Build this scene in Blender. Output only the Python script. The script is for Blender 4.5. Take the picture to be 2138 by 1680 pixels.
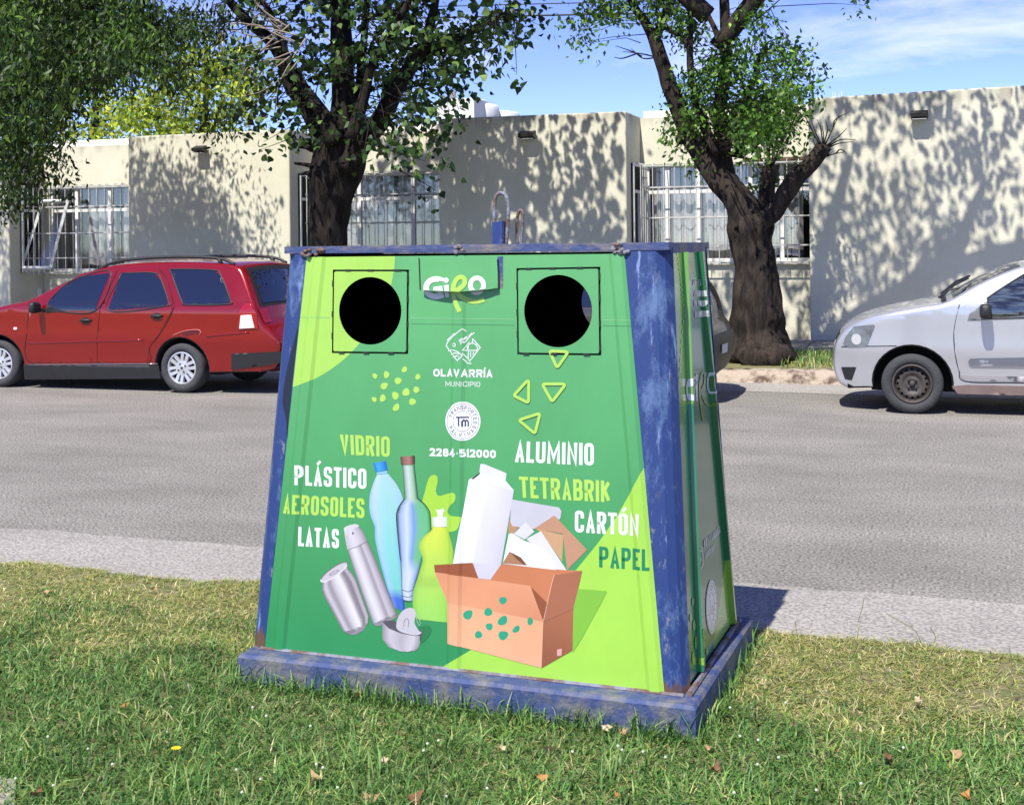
import bpy, bmesh, math, random
import numpy as np
from mathutils import Vector, Matrix, noise, geometry

for o in list(bpy.data.objects):
    bpy.data.objects.remove(o)
scene = bpy.context.scene
COL = scene.collection
rng = np.random.default_rng(7)
random.seed(7)

# ------------------------------------------------------------------ camera
FPX, PXC, PYC, HCAM = 2700.0, 1069.0, 513.7, 1.68
TH, ROLL = math.radians(19.0), 0.010
_R = np.array([math.cos(TH), math.sin(TH), 0]); _F = np.array([-math.sin(TH), math.cos(TH), 0]); _U = np.array([0, 0, 1.0])
_RR = math.cos(ROLL)*_R - math.sin(ROLL)*_U
_UR = math.sin(ROLL)*_R + math.cos(ROLL)*_U
CAMP = np.array([0, 0, HCAM])
cam = bpy.data.objects.new('camera', bpy.data.cameras.new('camera'))
COL.objects.link(cam)
M = Matrix.Identity(4)
for i in range(3):
    M[i][0], M[i][1], M[i][2], M[i][3] = _RR[i], _UR[i], -_F[i], CAMP[i]
cam.matrix_world = M
cam.data.sensor_width = 36.0
cam.data.lens = FPX/2138*36
cam.data.shift_y = -(840-PYC)/2138
cam.data.clip_start = 0.05
cam.data.clip_end = 3000
scene.camera = cam

def ray(px, py): return _F + _RR*((px-PXC)/FPX) + _UR*((PYC-py)/FPX)
def on_z(px, py, z=0.0):
    d = ray(px, py); return CAMP + d*((z-HCAM)/d[2])
def on_y(px, py, Y):
    d = ray(px, py); return CAMP + d*(Y/d[1])
def to_px(P):
    d = np.asarray(P, float)-CAMP; z = d@_F
    return PXC+FPX*(d@_RR)/z, PYC-FPX*(d@_UR)/z, z

# ------------------------------------------------------------------ world, sun, exposure
SUN_T = Vector((0.10, 0.668, -1.0)).normalized()      # travel direction of the sunlight
el = math.asin(-SUN_T.z); az = math.atan2(-SUN_T.x, -SUN_T.y)
world = bpy.data.worlds.new('World'); scene.world = world; world.use_nodes = True
wn = world.node_tree.nodes; wl = world.node_tree.links
wn.clear()
w_out = wn.new('ShaderNodeOutputWorld'); w_bg = wn.new('ShaderNodeBackground')
sky = wn.new('ShaderNodeTexSky'); sky.sky_type = 'NISHITA'; sky.sun_disc = False
sky.sun_elevation = el; sky.sun_rotation = az % (2*math.pi)
sky.air_density = 0.7; sky.dust_density = 0.0; sky.ozone_density = 6.0
w_tc = wn.new('ShaderNodeTexCoord'); w_map = wn.new('ShaderNodeMapping')
w_map.inputs['Scale'].default_value = (2.2, 2.2, 9.0)
w_map.inputs['Rotation'].default_value = (0.0, 0.12, 0.3)
w_n = wn.new('ShaderNodeTexNoise'); w_n.inputs['Scale'].default_value = 1.6; w_n.inputs['Detail'].default_value = 7; w_n.inputs['Roughness'].default_value = 0.62
w_n.inputs['Distortion'].default_value = 0.3
w_r = wn.new('ShaderNodeValToRGB')
w_r.color_ramp.elements[0].position = 0.53; w_r.color_ramp.elements[0].color = (0, 0, 0, 1)
w_r.color_ramp.elements[1].position = 0.86; w_r.color_ramp.elements[1].color = (0.8, 0.8, 0.8, 1)
w_mix = wn.new('ShaderNodeMix'); w_mix.data_type = 'RGBA'
w_mix.inputs['B'].default_value = (6.6, 6.5, 7.0, 1)
w_hs = wn.new('ShaderNodeHueSaturation'); w_hs.inputs['Hue'].default_value = 0.525; w_hs.inputs['Saturation'].default_value = 1.06; w_hs.inputs['Value'].default_value = 1.0
wl.new(w_tc.outputs['Generated'], w_map.inputs['Vector']); wl.new(w_map.outputs[0], w_n.inputs['Vector'])
wl.new(w_n.outputs['Fac'], w_r.inputs['Fac']); wl.new(w_r.outputs['Color'], w_mix.inputs['Factor'])
wl.new(sky.outputs[0], w_hs.inputs['Color']); wl.new(w_hs.outputs[0], w_mix.inputs['A'])
wl.new(w_mix.outputs['Result'], w_bg.inputs['Color']); wl.new(w_bg.outputs[0], w_out.inputs['Surface'])
w_bg.inputs['Strength'].default_value = 0.125
sun = bpy.data.objects.new('sun', bpy.data.lights.new('sun', 'SUN')); COL.objects.link(sun)
sun.data.energy = 4.2; sun.data.angle = math.radians(0.55); sun.data.color = (1.0, 0.955, 0.88)
sun.rotation_euler = SUN_T.to_track_quat('-Z', 'Y').to_euler()
sun.location = (-5, -20, 30)
scene.view_settings.view_transform = 'Standard'; scene.view_settings.look = 'None'
scene.view_settings.exposure = 0.86; scene.view_settings.gamma = 1.0
scene.cycles.max_bounces = 6; scene.cycles.transparent_max_bounces = 8

# ------------------------------------------------------------------ materials
def lin(c):
    c = c/255.0
    return c/12.92 if c <= 0.04045 else ((c+0.055)/1.055)**2.4
def rgb(r, g, b, k=1.0): return (lin(r)*k, lin(g)*k, lin(b)*k, 1)

def mat(name, color, rough=0.6, metal=0.0, var=0.0, vscale=6.0, bump=0.0, bscale=40.0, coat=0.0, spec=0.5, attr=False, trans=0.0, detail=6, stretch=None, color2=None, ramp=None):
    m = bpy.data.materials.new(name); m.use_nodes = True
    nt = m.node_tree; N = nt.nodes; L = nt.links
    b = N['Principled BSDF']
    b.inputs['Roughness'].default_value = rough; b.inputs['Metallic'].default_value = metal
    b.inputs['Coat Weight'].default_value = coat; b.inputs['Coat Roughness'].default_value = 0.06
    b.inputs['Specular IOR Level'].default_value = spec
    src = None
    if attr:
        a = N.new('ShaderNodeAttribute'); a.attribute_name = 'Col'; src = a.outputs['Color']
    tc = N.new('ShaderNodeTexCoord'); vec = tc.outputs['Object']
    if stretch:
        mp = N.new('ShaderNodeMapping'); mp.inputs['Scale'].default_value = stretch
        L.new(vec, mp.inputs['Vector']); vec = mp.outputs[0]
    if var > 0 or color2:
        n = N.new('ShaderNodeTexNoise'); n.inputs['Scale'].default_value = vscale; n.inputs['Detail'].default_value = detail
        n.inputs['Roughness'].default_value = 0.65
        L.new(vec, n.inputs['Vector'])
        r = N.new('ShaderNodeValToRGB')
        lo, hi = ramp if ramp else (0.3, 0.7)
        r.color_ramp.elements[0].position = lo; r.color_ramp.elements[1].position = hi
        mx = N.new('ShaderNodeMix'); mx.data_type = 'RGBA'
        L.new(n.outputs['Fac'], r.inputs['Fac'])
        if color2:
            r.color_ramp.elements[0].color = (0, 0, 0, 1); r.color_ramp.elements[1].color = (1, 1, 1, 1)
            L.new(r.outputs[0], mx.inputs['Factor'])
            mx.inputs['A'].default_value = color; mx.inputs['B'].default_value = color2
        else:
            r.color_ramp.elements[0].color = (1-var,)*3+(1,); r.color_ramp.elements[1].color = (1+var*0.6,)*3+(1,)
            mx.blend_type = 'MULTIPLY'; mx.inputs['Factor'].default_value = 1
            L.new(r.outputs[0], mx.inputs['B'])
            if src: L.new(src, mx.inputs['A'])
            else: mx.inputs['A'].default_value = color
        src = mx.outputs['Result']
    if src: L.new(src, b.inputs['Base Color'])
    else: b.inputs['Base Color'].default_value = color
    if bump > 0:
        n2 = N.new('ShaderNodeTexNoise'); n2.inputs['Scale'].default_value = bscale; n2.inputs['Detail'].default_value = 8
        L.new(vec, n2.inputs['Vector'])
        bp = N.new('ShaderNodeBump'); bp.inputs['Strength'].default_value = bump; bp.inputs['Distance'].default_value = 0.02
        L.new(n2.outputs['Fac'], bp.inputs['Height']); L.new(bp.outputs[0], b.inputs['Normal'])
    if trans > 0:
        t = N.new('ShaderNodeBsdfTranslucent'); ms = N.new('ShaderNodeMixShader'); ms.inputs[0].default_value = trans
        if src: L.new(src, t.inputs['Color'])
        else: t.inputs['Color'].default_value = color
        L.new(b.outputs[0], ms.inputs[1]); L.new(t.outputs[0], ms.inputs[2])
        L.new(ms.outputs[0], N['Material Output'].inputs['Surface'])
    return m

# ------------------------------------------------------------------ mesh helpers
class MB:
    def __init__(s): s.v = []; s.f = []; s.m = []; s.c = []
    def add(s, vs, fs, mi=0, col=(1, 1, 1)):
        o = len(s.v); s.v += [tuple(map(float, p)) for p in vs]
        s.c += ([tuple(c) for c in col] if len(col) == len(vs) and not isinstance(col[0], (int, float)) else [tuple(col)]*len(vs))
        for f in fs: s.f.append(tuple(i+o for i in f)); s.m.append(mi)
    def box(s, lo, hi, mi=0, col=(1, 1, 1)):
        x0, y0, z0 = lo; x1, y1, z1 = hi
        v = [(x0, y0, z0), (x1, y0, z0), (x1, y1, z0), (x0, y1, z0), (x0, y0, z1), (x1, y0, z1), (x1, y1, z1), (x0, y1, z1)]
        s.add(v, [(3, 2, 1, 0), (4, 5, 6, 7), (0, 1, 5, 4), (1, 2, 6, 5), (2, 3, 7, 6), (3, 0, 4, 7)], mi, col)
    def hexa(s, v, mi=0, col=(1, 1, 1)):
        s.add(v, [(3, 2, 1, 0), (4, 5, 6, 7), (0, 1, 5, 4), (1, 2, 6, 5), (2, 3, 7, 6), (3, 0, 4, 7)], mi, col)
    def tube(s, pts, rad, seg=8, mi=0, cap=True, amp=0.0, freq=3.0, col=(1, 1, 1), ridge=0.0):
        P = [Vector(p) for p in pts]; n = len(P)
        if not hasattr(rad, '__len__'): rad = [rad]*n
        T = [(P[min(i+1, n-1)]-P[max(i-1, 0)]).normalized() for i in range(n)]
        up = Vector((0, 0, 1)) if abs(T[0].z) < 0.9 else Vector((1, 0, 0))
        X = T[0].cross(up).normalized(); vs = []; fs = []
        for i in range(n):
            X = (X - T[i]*X.dot(T[i])).normalized(); Y = T[i].cross(X)
            for k in range(seg):
                a = 2*math.pi*k/seg; d = X*math.cos(a)+Y*math.sin(a); r = rad[i]
                if amp:
                    q = P[i]+d*r
                    r *= 1+amp*noise.noise(q*freq)+ridge*noise.noise(Vector((math.cos(a)*5, math.sin(a)*5, q.z*0.9+q.x*.3)))
                vs.append(P[i]+d*r)
        for i in range(n-1):
            for k in range(seg):
                a = i*seg+k; b = i*seg+(k+1) % seg
                fs.append((a, b, b+seg, a+seg))
        if cap:
            fs.append(tuple(range(seg-1, -1, -1))); fs.append(tuple((n-1)*seg+k for k in range(seg)))
        s.add(vs, fs, mi, col)
    def lathe(s, prof, seg=32, mi=0, axis='y', org=(0, 0, 0), col=(1, 1, 1)):
        vs = []; fs = []; n = len(prof)
        for k in range(seg):
            a = 2*math.pi*k/seg; c, sn = math.cos(a), math.sin(a)
            for r, h in prof:
                vs.append((org[0]+r*c, org[1]+h, org[2]+r*sn) if axis == 'y' else (org[0]+r*c, org[1]+r*sn, org[2]+h))
        for k in range(seg):
            for i in range(n-1):
                a = k*n+i; b = ((k+1) % seg)*n+i
                fs.append((a, a+1, b+1, b))
        s.add(vs, fs, mi, col)
    def build(s, name, mats, parent=None, smooth=False, attr=False, loc=None):
        me = bpy.data.meshes.new(name); me.from_pydata(s.v, [], s.f)
        if not isinstance(mats, (list, tuple)): mats = [mats]
        for m in mats: me.materials.append(m)
        if len(mats) > 1: me.polygons.foreach_set('material_index', s.m)
        if attr:
            ca = me.color_attributes.new('Col', 'FLOAT_COLOR', 'POINT')
            ca.data.foreach_set('color', np.c_[np.array(s.c, float), np.ones(len(s.c))].ravel())
        if smooth: me.polygons.foreach_set('use_smooth', [True]*len(me.polygons))
        me.update()
        o = bpy.data.objects.new(name, me); COL.objects.link(o)
        if parent: o.parent = parent
        if loc: o.location = loc
        return o

def np_mesh(name, V, T, C, m, parent=None):
    me = bpy.data.meshes.new(name); V = np.asarray(V, np.float32); T = np.asarray(T, np.int32)
    me.vertices.add(len(V)); me.vertices.foreach_set('co', V.ravel())
    me.loops.add(T.size); me.loops.foreach_set('vertex_index', T.ravel())
    me.polygons.add(len(T)); me.polygons.foreach_set('loop_start', np.arange(0, T.size, 3, dtype=np.int32))
    me.update(calc_edges=True); me.validate()
    ca = me.color_attributes.new('Col', 'FLOAT_COLOR', 'POINT')
    ca.data.foreach_set('color', np.c_[C, np.ones(len(C))].astype(np.float32).ravel())
    me.materials.append(m)
    o = bpy.data.objects.new(name, me); COL.objects.link(o)
    if parent: o.parent = parent
    return o

def empty(name, label, cat, loc=(0, 0, 0), group=None, rot=None):
    o = bpy.data.objects.new(name, None); COL.objects.link(o); o.location = loc
    if rot: o.rotation_euler = rot
    o['label'] = label; o['category'] = cat
    if group: o['group'] = group
    o.empty_display_size = 0.1
    return o
def tag(o, label, cat, group=None):
    o['label'] = label; o['category'] = cat
    if group: o['group'] = group
    return o
def struct(o): o['kind'] = 'structure'; return o

def crom(pts, sub=6):
    """Catmull-Rom resample of points (any dimension)."""
    P = [np.array(p, float) for p in pts]; out = []
    P = [2*P[0]-P[1]]+P+[2*P[-1]-P[-2]]
    for i in range(1, len(P)-2):
        for k in range(sub):
            t = k/sub
            out.append(0.5*((2*P[i])+(-P[i-1]+P[i+1])*t+(2*P[i-1]-5*P[i]+4*P[i+1]-P[i+2])*t*t+(-P[i-1]+3*P[i]-3*P[i+1]+P[i+2])*t**3))
    out.append(P[-2]); return out

def fillet(pts, rad, closed=True, seg=4):
    n = len(pts); out = []
    rr = rad if hasattr(rad, '__len__') else [rad]*n
    for i in range(n):
        p = np.array(pts[i], float)
        if (not closed and i in (0, n-1)) or rr[i] <= 0: out.append(p); continue
        a = np.array(pts[i-1], float)-p; b = np.array(pts[(i+1) % n], float)-p
        la, lb = np.linalg.norm(a), np.linalg.norm(b); a = a/la; b = b/lb
        cosang = max(-1, min(1, a@b)); ang = math.acos(cosang)
        if ang > 3.1: out.append(p); continue
        d = min(rr[i]/math.tan(ang/2), la*0.49, lb*0.49)
        p0, p1 = p+a*d, p+b*d
        for k in range(seg+1):
            t = k/seg; out.append((1-t)**2*p0+2*t*(1-t)*p+t*t*p1)
    return out

def in_poly(pt, poly):
    x, y = pt; r = False; n = len(poly); j = n-1
    for i in range(n):
        xi, yi = poly[i][0], poly[i][1]; xj, yj = poly[j][0], poly[j][1]
        if (yi > y) != (yj > y) and x < (xj-xi)*(y-yi)/(yj-yi)+xi: r = not r
        j = i
    return r

def cdt(outer, holes=(), lines=(), grid=0.0, closed_lines=True):
    """triangles inside outer and outside holes; lines are extra constraints. 2D."""
    V = []; E = []
    def loop(P, closed=True):
        o = len(V); V.extend(Vector((float(p[0]), float(p[1]))) for p in P); n = len(P)
        E.extend((o+i, o+(i+1) % n) for i in range(n if closed else n-1))
    loop(outer)
    for h in holes: loop(h)
    for l in lines: loop(l, False)
    if grid:
        A = np.array([(p[0], p[1]) for p in outer]); lo, hi = A.min(0), A.max(0)
        x = lo[0]+grid*.5
        while x < hi[0]:
            y = lo[1]+grid*.5
            while y < hi[1]:
                if in_poly((x, y), outer) and not any(in_poly((x, y), h) for h in holes): V.append(Vector((x, y)))
                y += grid
            x += grid
    v, e, f, _, _, _ = geometry.delaunay_2d_cdt(V, E, [], 0, 1e-6)
    T = []
    for t in f:
        c = (sum(v[i].x for i in t)/3, sum(v[i].y for i in t)/3)
        if in_poly(c, outer) and not any(in_poly(c, h) for h in holes):
            a, b, d = v[t[0]], v[t[1]], v[t[2]]
            if abs((b.x-a.x)*(d.y-a.y)-(b.y-a.y)*(d.x-a.x)) > 1e-10:
                T.append(tuple(t))
    return [(p.x, p.y) for p in v], T

def ribbon(pts, t, closed=False):
    """flat ribbon (list of quads, 2D) of width t along pts."""
    P = [np.array(p, float) for p in pts]
    Q = [P[0]]
    for p in P[1:]:
        if np.linalg.norm(p-Q[-1]) > 1e-6: Q.append(p)
    P = Q; n = len(P); L = []; R = []
    for i in range(n):
        if closed: a, b = P[i]-P[i-1], P[(i+1) % n]-P[i]
        else:
            a = P[i]-P[i-1] if i > 0 else P[1]-P[0]
            b = P[i+1]-P[i] if i < n-1 else P[-1]-P[-2]
        a = a/np.linalg.norm(a); b = b/np.linalg.norm(b)
        na = np.array([-a[1], a[0]]); nb = np.array([-b[1], b[0]]); m = na+nb
        l = np.linalg.norm(m); m = nb if l < 1e-6 else m/l
        k = min(1/max(m@nb, 0.3), 2.4)
        L.append(P[i]+m*t/2*k); R.append(P[i]-m*t/2*k)
    return [[L[i], R[i], R[(i+1) % n], L[(i+1) % n]] for i in range(n if closed else n-1)]
# ------------------------------------------------------------------ ground, road, pavement
m_soil = mat('lawn soil', rgb(138, 126, 92), 0.95, color2=rgb(104, 112, 66), vscale=14.0, ramp=(0.38, 0.62), bump=1.0, bscale=90)
m_far = mat('far ground', rgb(120, 115, 100), 0.95, var=0.3, vscale=0.4)
m_walk = mat('pavement concrete', rgb(150, 143, 132), 0.9, var=0.35, vscale=2.5, bump=0.3, bscale=50)

def mat_road(name, c1, c2, speck):
    m = bpy.data.materials.new(name); m.use_nodes = True
    nt = m.node_tree; N = nt.nodes; L = nt.links; b = N['Principled BSDF']
    b.inputs['Roughness'].default_value = 0.92; b.inputs['Specular IOR Level'].default_value = 0.25
    tc = N.new('ShaderNodeTexCoord')
    mp = N.new('ShaderNodeMapping'); mp.inputs['Scale'].default_value = (0.6, 1.1, 1)
    L.new(tc.outputs['Object'], mp.inputs['Vector'])
    n1 = N.new('ShaderNodeTexNoise'); n1.inputs['Scale'].default_value = 1.1; n1.inputs['Detail'].default_value = 6; n1.inputs['Roughness'].default_value = .65
    L.new(mp.outputs[0], n1.inputs['Vector'])
    r1 = N.new('ShaderNodeValToRGB'); r1.color_ramp.elements[0].position = .35; r1.color_ramp.elements[1].position = .68
    r1.color_ramp.elements[0].color = c1; r1.color_ramp.elements[1].color = c2
    L.new(n1.outputs['Fac'], r1.inputs['Fac'])
    n2 = N.new('ShaderNodeTexNoise'); n2.inputs['Scale'].default_value = 62; n2.inputs['Detail'].default_value = 3
    L.new(tc.outputs['Object'], n2.inputs['Vector'])
    r2 = N.new('ShaderNodeValToRGB'); r2.color_ramp.elements[0].position = .40; r2.color_ramp.elements[1].position = .58
    r2.color_ramp.elements[0].color = (1-speck,)*3+(1,); r2.color_ramp.elements[1].color = (1.12, 1.11, 1.1, 1)
    L.new(n2.outputs['Fac'], r2.inputs['Fac'])
    v = N.new('ShaderNodeTexVoronoi'); v.inputs['Scale'].default_value = 17; v.inputs['Randomness'].default_value = 1
    L.new(tc.outputs['Object'], v.inputs['Vector'])
    r3 = N.new('ShaderNodeValToRGB'); r3.color_ramp.elements[0].position = .09; r3.color_ramp.elements[1].position = .15
    r3.color_ramp.elements[0].color = (.45, .45, .45, 1); r3.color_ramp.elements[1].color = (1, 1, 1, 1)
    L.new(v.outputs['Distance'], r3.inputs['Fac'])
    m1 = N.new('ShaderNodeMix'); m1.data_type = 'RGBA'; m1.blend_type = 'MULTIPLY'; m1.inputs['Factor'].default_value = 1
    m2 = N.new('ShaderNodeMix'); m2.data_type = 'RGBA'; m2.blend_type = 'MULTIPLY'; m2.inputs['Factor'].default_value = .8
    L.new(r1.outputs[0], m1.inputs['A']); L.new(r2.outputs[0], m1.inputs['B'])
    L.new(m1.outputs['Result'], m2.inputs['A']); L.new(r3.outputs[0], m2.inputs['B'])
    L.new(m2.outputs['Result'], b.inputs['Base Color'])
    bp = N.new('ShaderNodeBump'); bp.inputs['Strength'].default_value = .8; bp.inputs['Distance'].default_value = .012
    L.new(n2.outputs['Fac'], bp.inputs['Height']); L.new(bp.outputs[0], b.inputs['Normal'])
    return m
m_asphalt = mat_road('worn asphalt', rgb(128, 125, 118), rgb(149, 145, 138), .52)
m_gutter = mat_road('exposed aggregate concrete', rgb(146, 142, 136), rgb(162, 158, 151), .34)

def wavy(x, a, f, s): return a*noise.noise(Vector((x*f, s, 0.3)))+a*.5*noise.noise(Vector((x*f*3.1, s+7, 0.3)))+a*.4*noise.noise(Vector((x*f*11, s+3, 0.3)))
def sheet(name, xs, ylo, yhi, z, m, rows=1, zf=None):
    b = MB(); vs = []; fs = []; n = len(xs)
    for x in xs:
        for k in range(rows+1):
            y = ylo(x)+(yhi(x)-ylo(x))*k/rows
            vs.append((x, y, zf(x, y) if zf else z))
    for i in range(n-1):
        for k in range(rows):
            a = i*(rows+1)+k
            fs.append((a, a+rows+1, a+rows+2, a+1))
    b.add(vs, fs); return struct(b.build(name, m))
far = [-400, 400]
sheet('ground', [-1500, 1500], lambda x: -1500, lambda x: 1500, -0.012, m_far)
sheet('road', far, lambda x: 5.0, lambda x: 15.8, 0.0, m_asphalt)
xs = list(np.arange(-16, 9, .04)); xl = [-200]+xs+[200]
sheet('gutter', xl, lambda x: 5.3, lambda x: 6.42+wavy(x, .06, .9, 2), 0.004, m_gutter)
sheet('far_gutter', xl, lambda x: 14.72+wavy(x, .10, .8, 5), lambda x: 15.75, 0.004, m_gutter)
VERGE = lambda x: 5.63+wavy(x, .11, 1.1, 9)
sheet('lawn', xl, lambda x: -40, VERGE, 0.010, m_soil, rows=2)
# small concrete slab showing in the near corner of the lawn
b = MB(); c0 = on_z(-8, 1668, .01)
pts = fillet([on_z(q[0], q[1], 0)[:2] for q in [(-260, 1630), (-60, 1628), (34, 1642), (28, 1720), (40, 1800), (-300, 1800)]], .03)
v, T = cdt(pts); b.add([(p[0], p[1], .024) for p in v], T); n0 = len(pts)
b.add([(p[0], p[1], z) for z in (.0, .024) for p in pts], [(i, (i+1) % n0, n0+(i+1) % n0, n0+i) for i in range(n0)])
struct(b.build('near_pavement', m_walk))
m_kerb = mat('crumbling kerb', rgb(164, 150, 134), 0.95, color2=rgb(88, 74, 62), vscale=6, ramp=(.48, .64), bump=.9, bscale=30)
b = MB(); prev = None
kx = [-60]+list(np.arange(-14, 6, .07))+[60]
ring = []
for x in kx:
    j = wavy(x, .035, 2.2, 3); h = .15+wavy(x, .03, 3.0, 4)
    ring.append([(x, 15.66+j*.5, 0.0), (x, 15.70+j, h*.55), (x, 15.78+j, h), (x, 15.97, h+.004), (x, 16.03, .13)])
vs = [p for r in ring for p in r]; k = 5
b.add(vs, [(i*k+q, (i+1)*k+q, (i+1)*k+q+1, i*k+q+1) for i in range(len(ring)-1) for q in range(k-1)])
struct(b.build('kerb', m_kerb, smooth=False))
sheet('far_verge', xl, lambda x: 15.95, lambda x: 17.9, .15, m_soil, zf=lambda x, y: .148+(y-15.95)*.03)
b = MB()                                             # far pavement, slabs with joints
x = -40.0
while x < 20:
    b.box((x, 17.86, .10), (x+.98, 19.75, .232+random.uniform(-.004, .004))); x += 1.0
struct(b.build('far_pavement', m_walk))
sheet('lot', far, lambda x: 19.6, lambda x: 80, .05, m_far)

# ------------------------------------------------------------------ building
def mat_stucco():
    m = bpy.data.materials.new('cream stucco'); m.use_nodes = True
    nt = m.node_tree; N = nt.nodes; L = nt.links; b = N['Principled BSDF']; b.inputs['Roughness'].default_value = .92
    b.inputs['Specular IOR Level'].default_value = .2
    tc = N.new('ShaderNodeTexCoord')
    n1 = N.new('ShaderNodeTexNoise'); n1.inputs['Scale'].default_value = 1.3; n1.inputs['Detail'].default_value = 8; n1.inputs['Roughness'].default_value = .7
    L.new(tc.outputs['Object'], n1.inputs['Vector'])
    r1 = N.new('ShaderNodeValToRGB'); r1.color_ramp.elements[0].position = .3; r1.color_ramp.elements[1].position = .7
    r1.color_ramp.elements[0].color = rgb(198, 195, 173); r1.color_ramp.elements[1].color = rgb(212, 209, 188)
    L.new(n1.outputs['Fac'], r1.inputs['Fac'])
    # grime: streaks below the parapet and splash at the foot (a coating on the wall itself)
    mp = N.new('ShaderNodeMapping'); mp.inputs['Scale'].default_value = (5, 5, .55)
    L.new(tc.outputs['Object'], mp.inputs['Vector'])
    n2 = N.new('ShaderNodeTexNoise'); n2.inputs['Scale'].default_value = 1.2; n2.inputs['Detail'].default_value = 5
    L.new(mp.outputs[0], n2.inputs['Vector'])
    sp = N.new('ShaderNodeSeparateXYZ'); L.new(tc.outputs['Object'], sp.inputs[0])
    g1 = N.new('ShaderNodeMapRange'); g1.inputs['From Min'].default_value = 3.2; g1.inputs['From Max'].default_value = 3.75
    L.new(sp.outputs['Z'], g1.inputs['Value'])
    mu = N.new('ShaderNodeMath'); mu.operation = 'MULTIPLY'; L.new(n2.outputs['Fac'], mu.inputs[0]); L.new(g1.outputs[0], mu.inputs[1])
    r2 = N.new('ShaderNodeValToRGB'); r2.color_ramp.elements[0].position = .32; r2.color_ramp.elements[1].position = .66
    r2.color_ramp.elements[1].color = (.6, .6, .6, 1)
    L.new(mu.outputs[0], r2.inputs['Fac'])
    mx = N.new('ShaderNodeMix'); mx.data_type = 'RGBA'; L.new(r2.outputs[0], mx.inputs['Factor'])
    L.new(r1.outputs[0], mx.inputs['A']); mx.inputs['B'].default_value = rgb(105, 98, 84)
    L.new(mx.outputs['Result'], b.inputs['Base Color'])
    n3 = N.new('ShaderNodeTexNoise'); n3.inputs['Scale'].default_value = 45; n3.inputs['Detail'].default_value = 4
    L.new(tc.outputs['Object'], n3.inputs['Vector'])
    n4 = N.new('ShaderNodeTexNoise'); n4.inputs['Scale'].default_value = 1.7
    L.new(tc.outputs['Object'], n4.inputs['Vector'])
    ad = N.new('ShaderNodeMath'); ad.operation = 'ADD'; L.new(n3.outputs['Fac'], ad.inputs[0])
    m4 = N.new('ShaderNodeMath'); m4.operation = 'MULTIPLY'; m4.inputs[1].default_value = 3; L.new(n4.outputs['Fac'], m4.inputs[0]); L.new(m4.outputs[0], ad.inputs[1])
    bp = N.new('ShaderNodeBump'); bp.inputs['Strength'].default_value = .18; bp.inputs['Distance'].default_value = .02
    L.new(ad.outputs[0], bp.inputs['Height']); L.new(bp.outputs[0], b.inputs['Normal'])
    return m
m_stucco = mat_stucco()
m_white = mat('white paint', rgb(218, 218, 213), .55, var=.12, vscale=8)
m_roofw = mat('whitewashed parapet', rgb(225, 222, 214), .9, color2=rgb(150, 144, 132), vscale=5, ramp=(.55, .75))
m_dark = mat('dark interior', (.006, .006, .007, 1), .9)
m_curtain = mat('white curtain', rgb(158, 158, 158), .9, var=.3, vscale=5, stretch=(6, 1, .4))
m_bglass = bpy.data.materials.new('window glass'); m_bglass.use_nodes = True
_b = m_bglass.node_tree.nodes['Principled BSDF']; _b.inputs['Base Color'].default_value = (.95, .97, 1, 1); _b.inputs['Roughness'].default_value = .03
_t = m_bglass.node_tree.nodes.new('ShaderNodeBsdfTransparent'); _x = m_bglass.node_tree.nodes.new('ShaderNodeMixShader'); _g = m_bglass.node_tree.nodes.new('ShaderNodeBsdfGlossy')
_g.inputs['Roughness'].default_value = .04; _x.inputs[0].default_value = .12
m_bglass.node_tree.links.new(_t.outputs[0], _x.inputs[1]); m_bglass.node_tree.links.new(_g.outputs[0], _x.inputs[2])
m_bglass.node_tree.links.new(_x.outputs[0], m_bglass.node_tree.nodes['Material Output'].inputs['Surface'])
m_bglass.node_tree.nodes.remove(_b)
m_grille = mat('white grille bars', rgb(190, 190, 186), .5, var=.25, vscale=14)
m_brown = mat('brown timber', rgb(92, 72, 56), .8, var=.3, vscale=10)

YF, YR = 19.7, 20.65
bld = empty('building', 'long low cream flat-roofed building across the street with barred window bays', 'building', (-6, YF, .2))
def bpart(b, name, m, **k):
    o = b.build(name, m, None, **k); o.parent = bld; o.matrix_parent_inverse = Matrix.Translation((6, -YF, -.2)); return o
def block(x0, x1, z0, z1, y0=YF, y1=24.0):
    b = MB()
    b.hexa([(x0, y0, .05), (x1, y0, .05), (x1, y1, .05), (x0, y1, .05), (x0, y0, z0), (x1, y0, z1), (x1, y1, z1), (x0, y1, z0)])
    o = bpart(b, 'wall', m_stucco)
    md = o.modifiers.new('bevel', 'BEVEL'); md.width = .025; md.segments = 2
    return o
block(-24, -16.67, 3.62, 3.68); block(-14.05, -10.80, 3.71, 3.72); block(-8.05, -4.88, 3.78, 3.77); block(-2.085, 9.0, 3.84, 4.0)
WZ0, WZ1 = 1.40, 2.98

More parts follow.
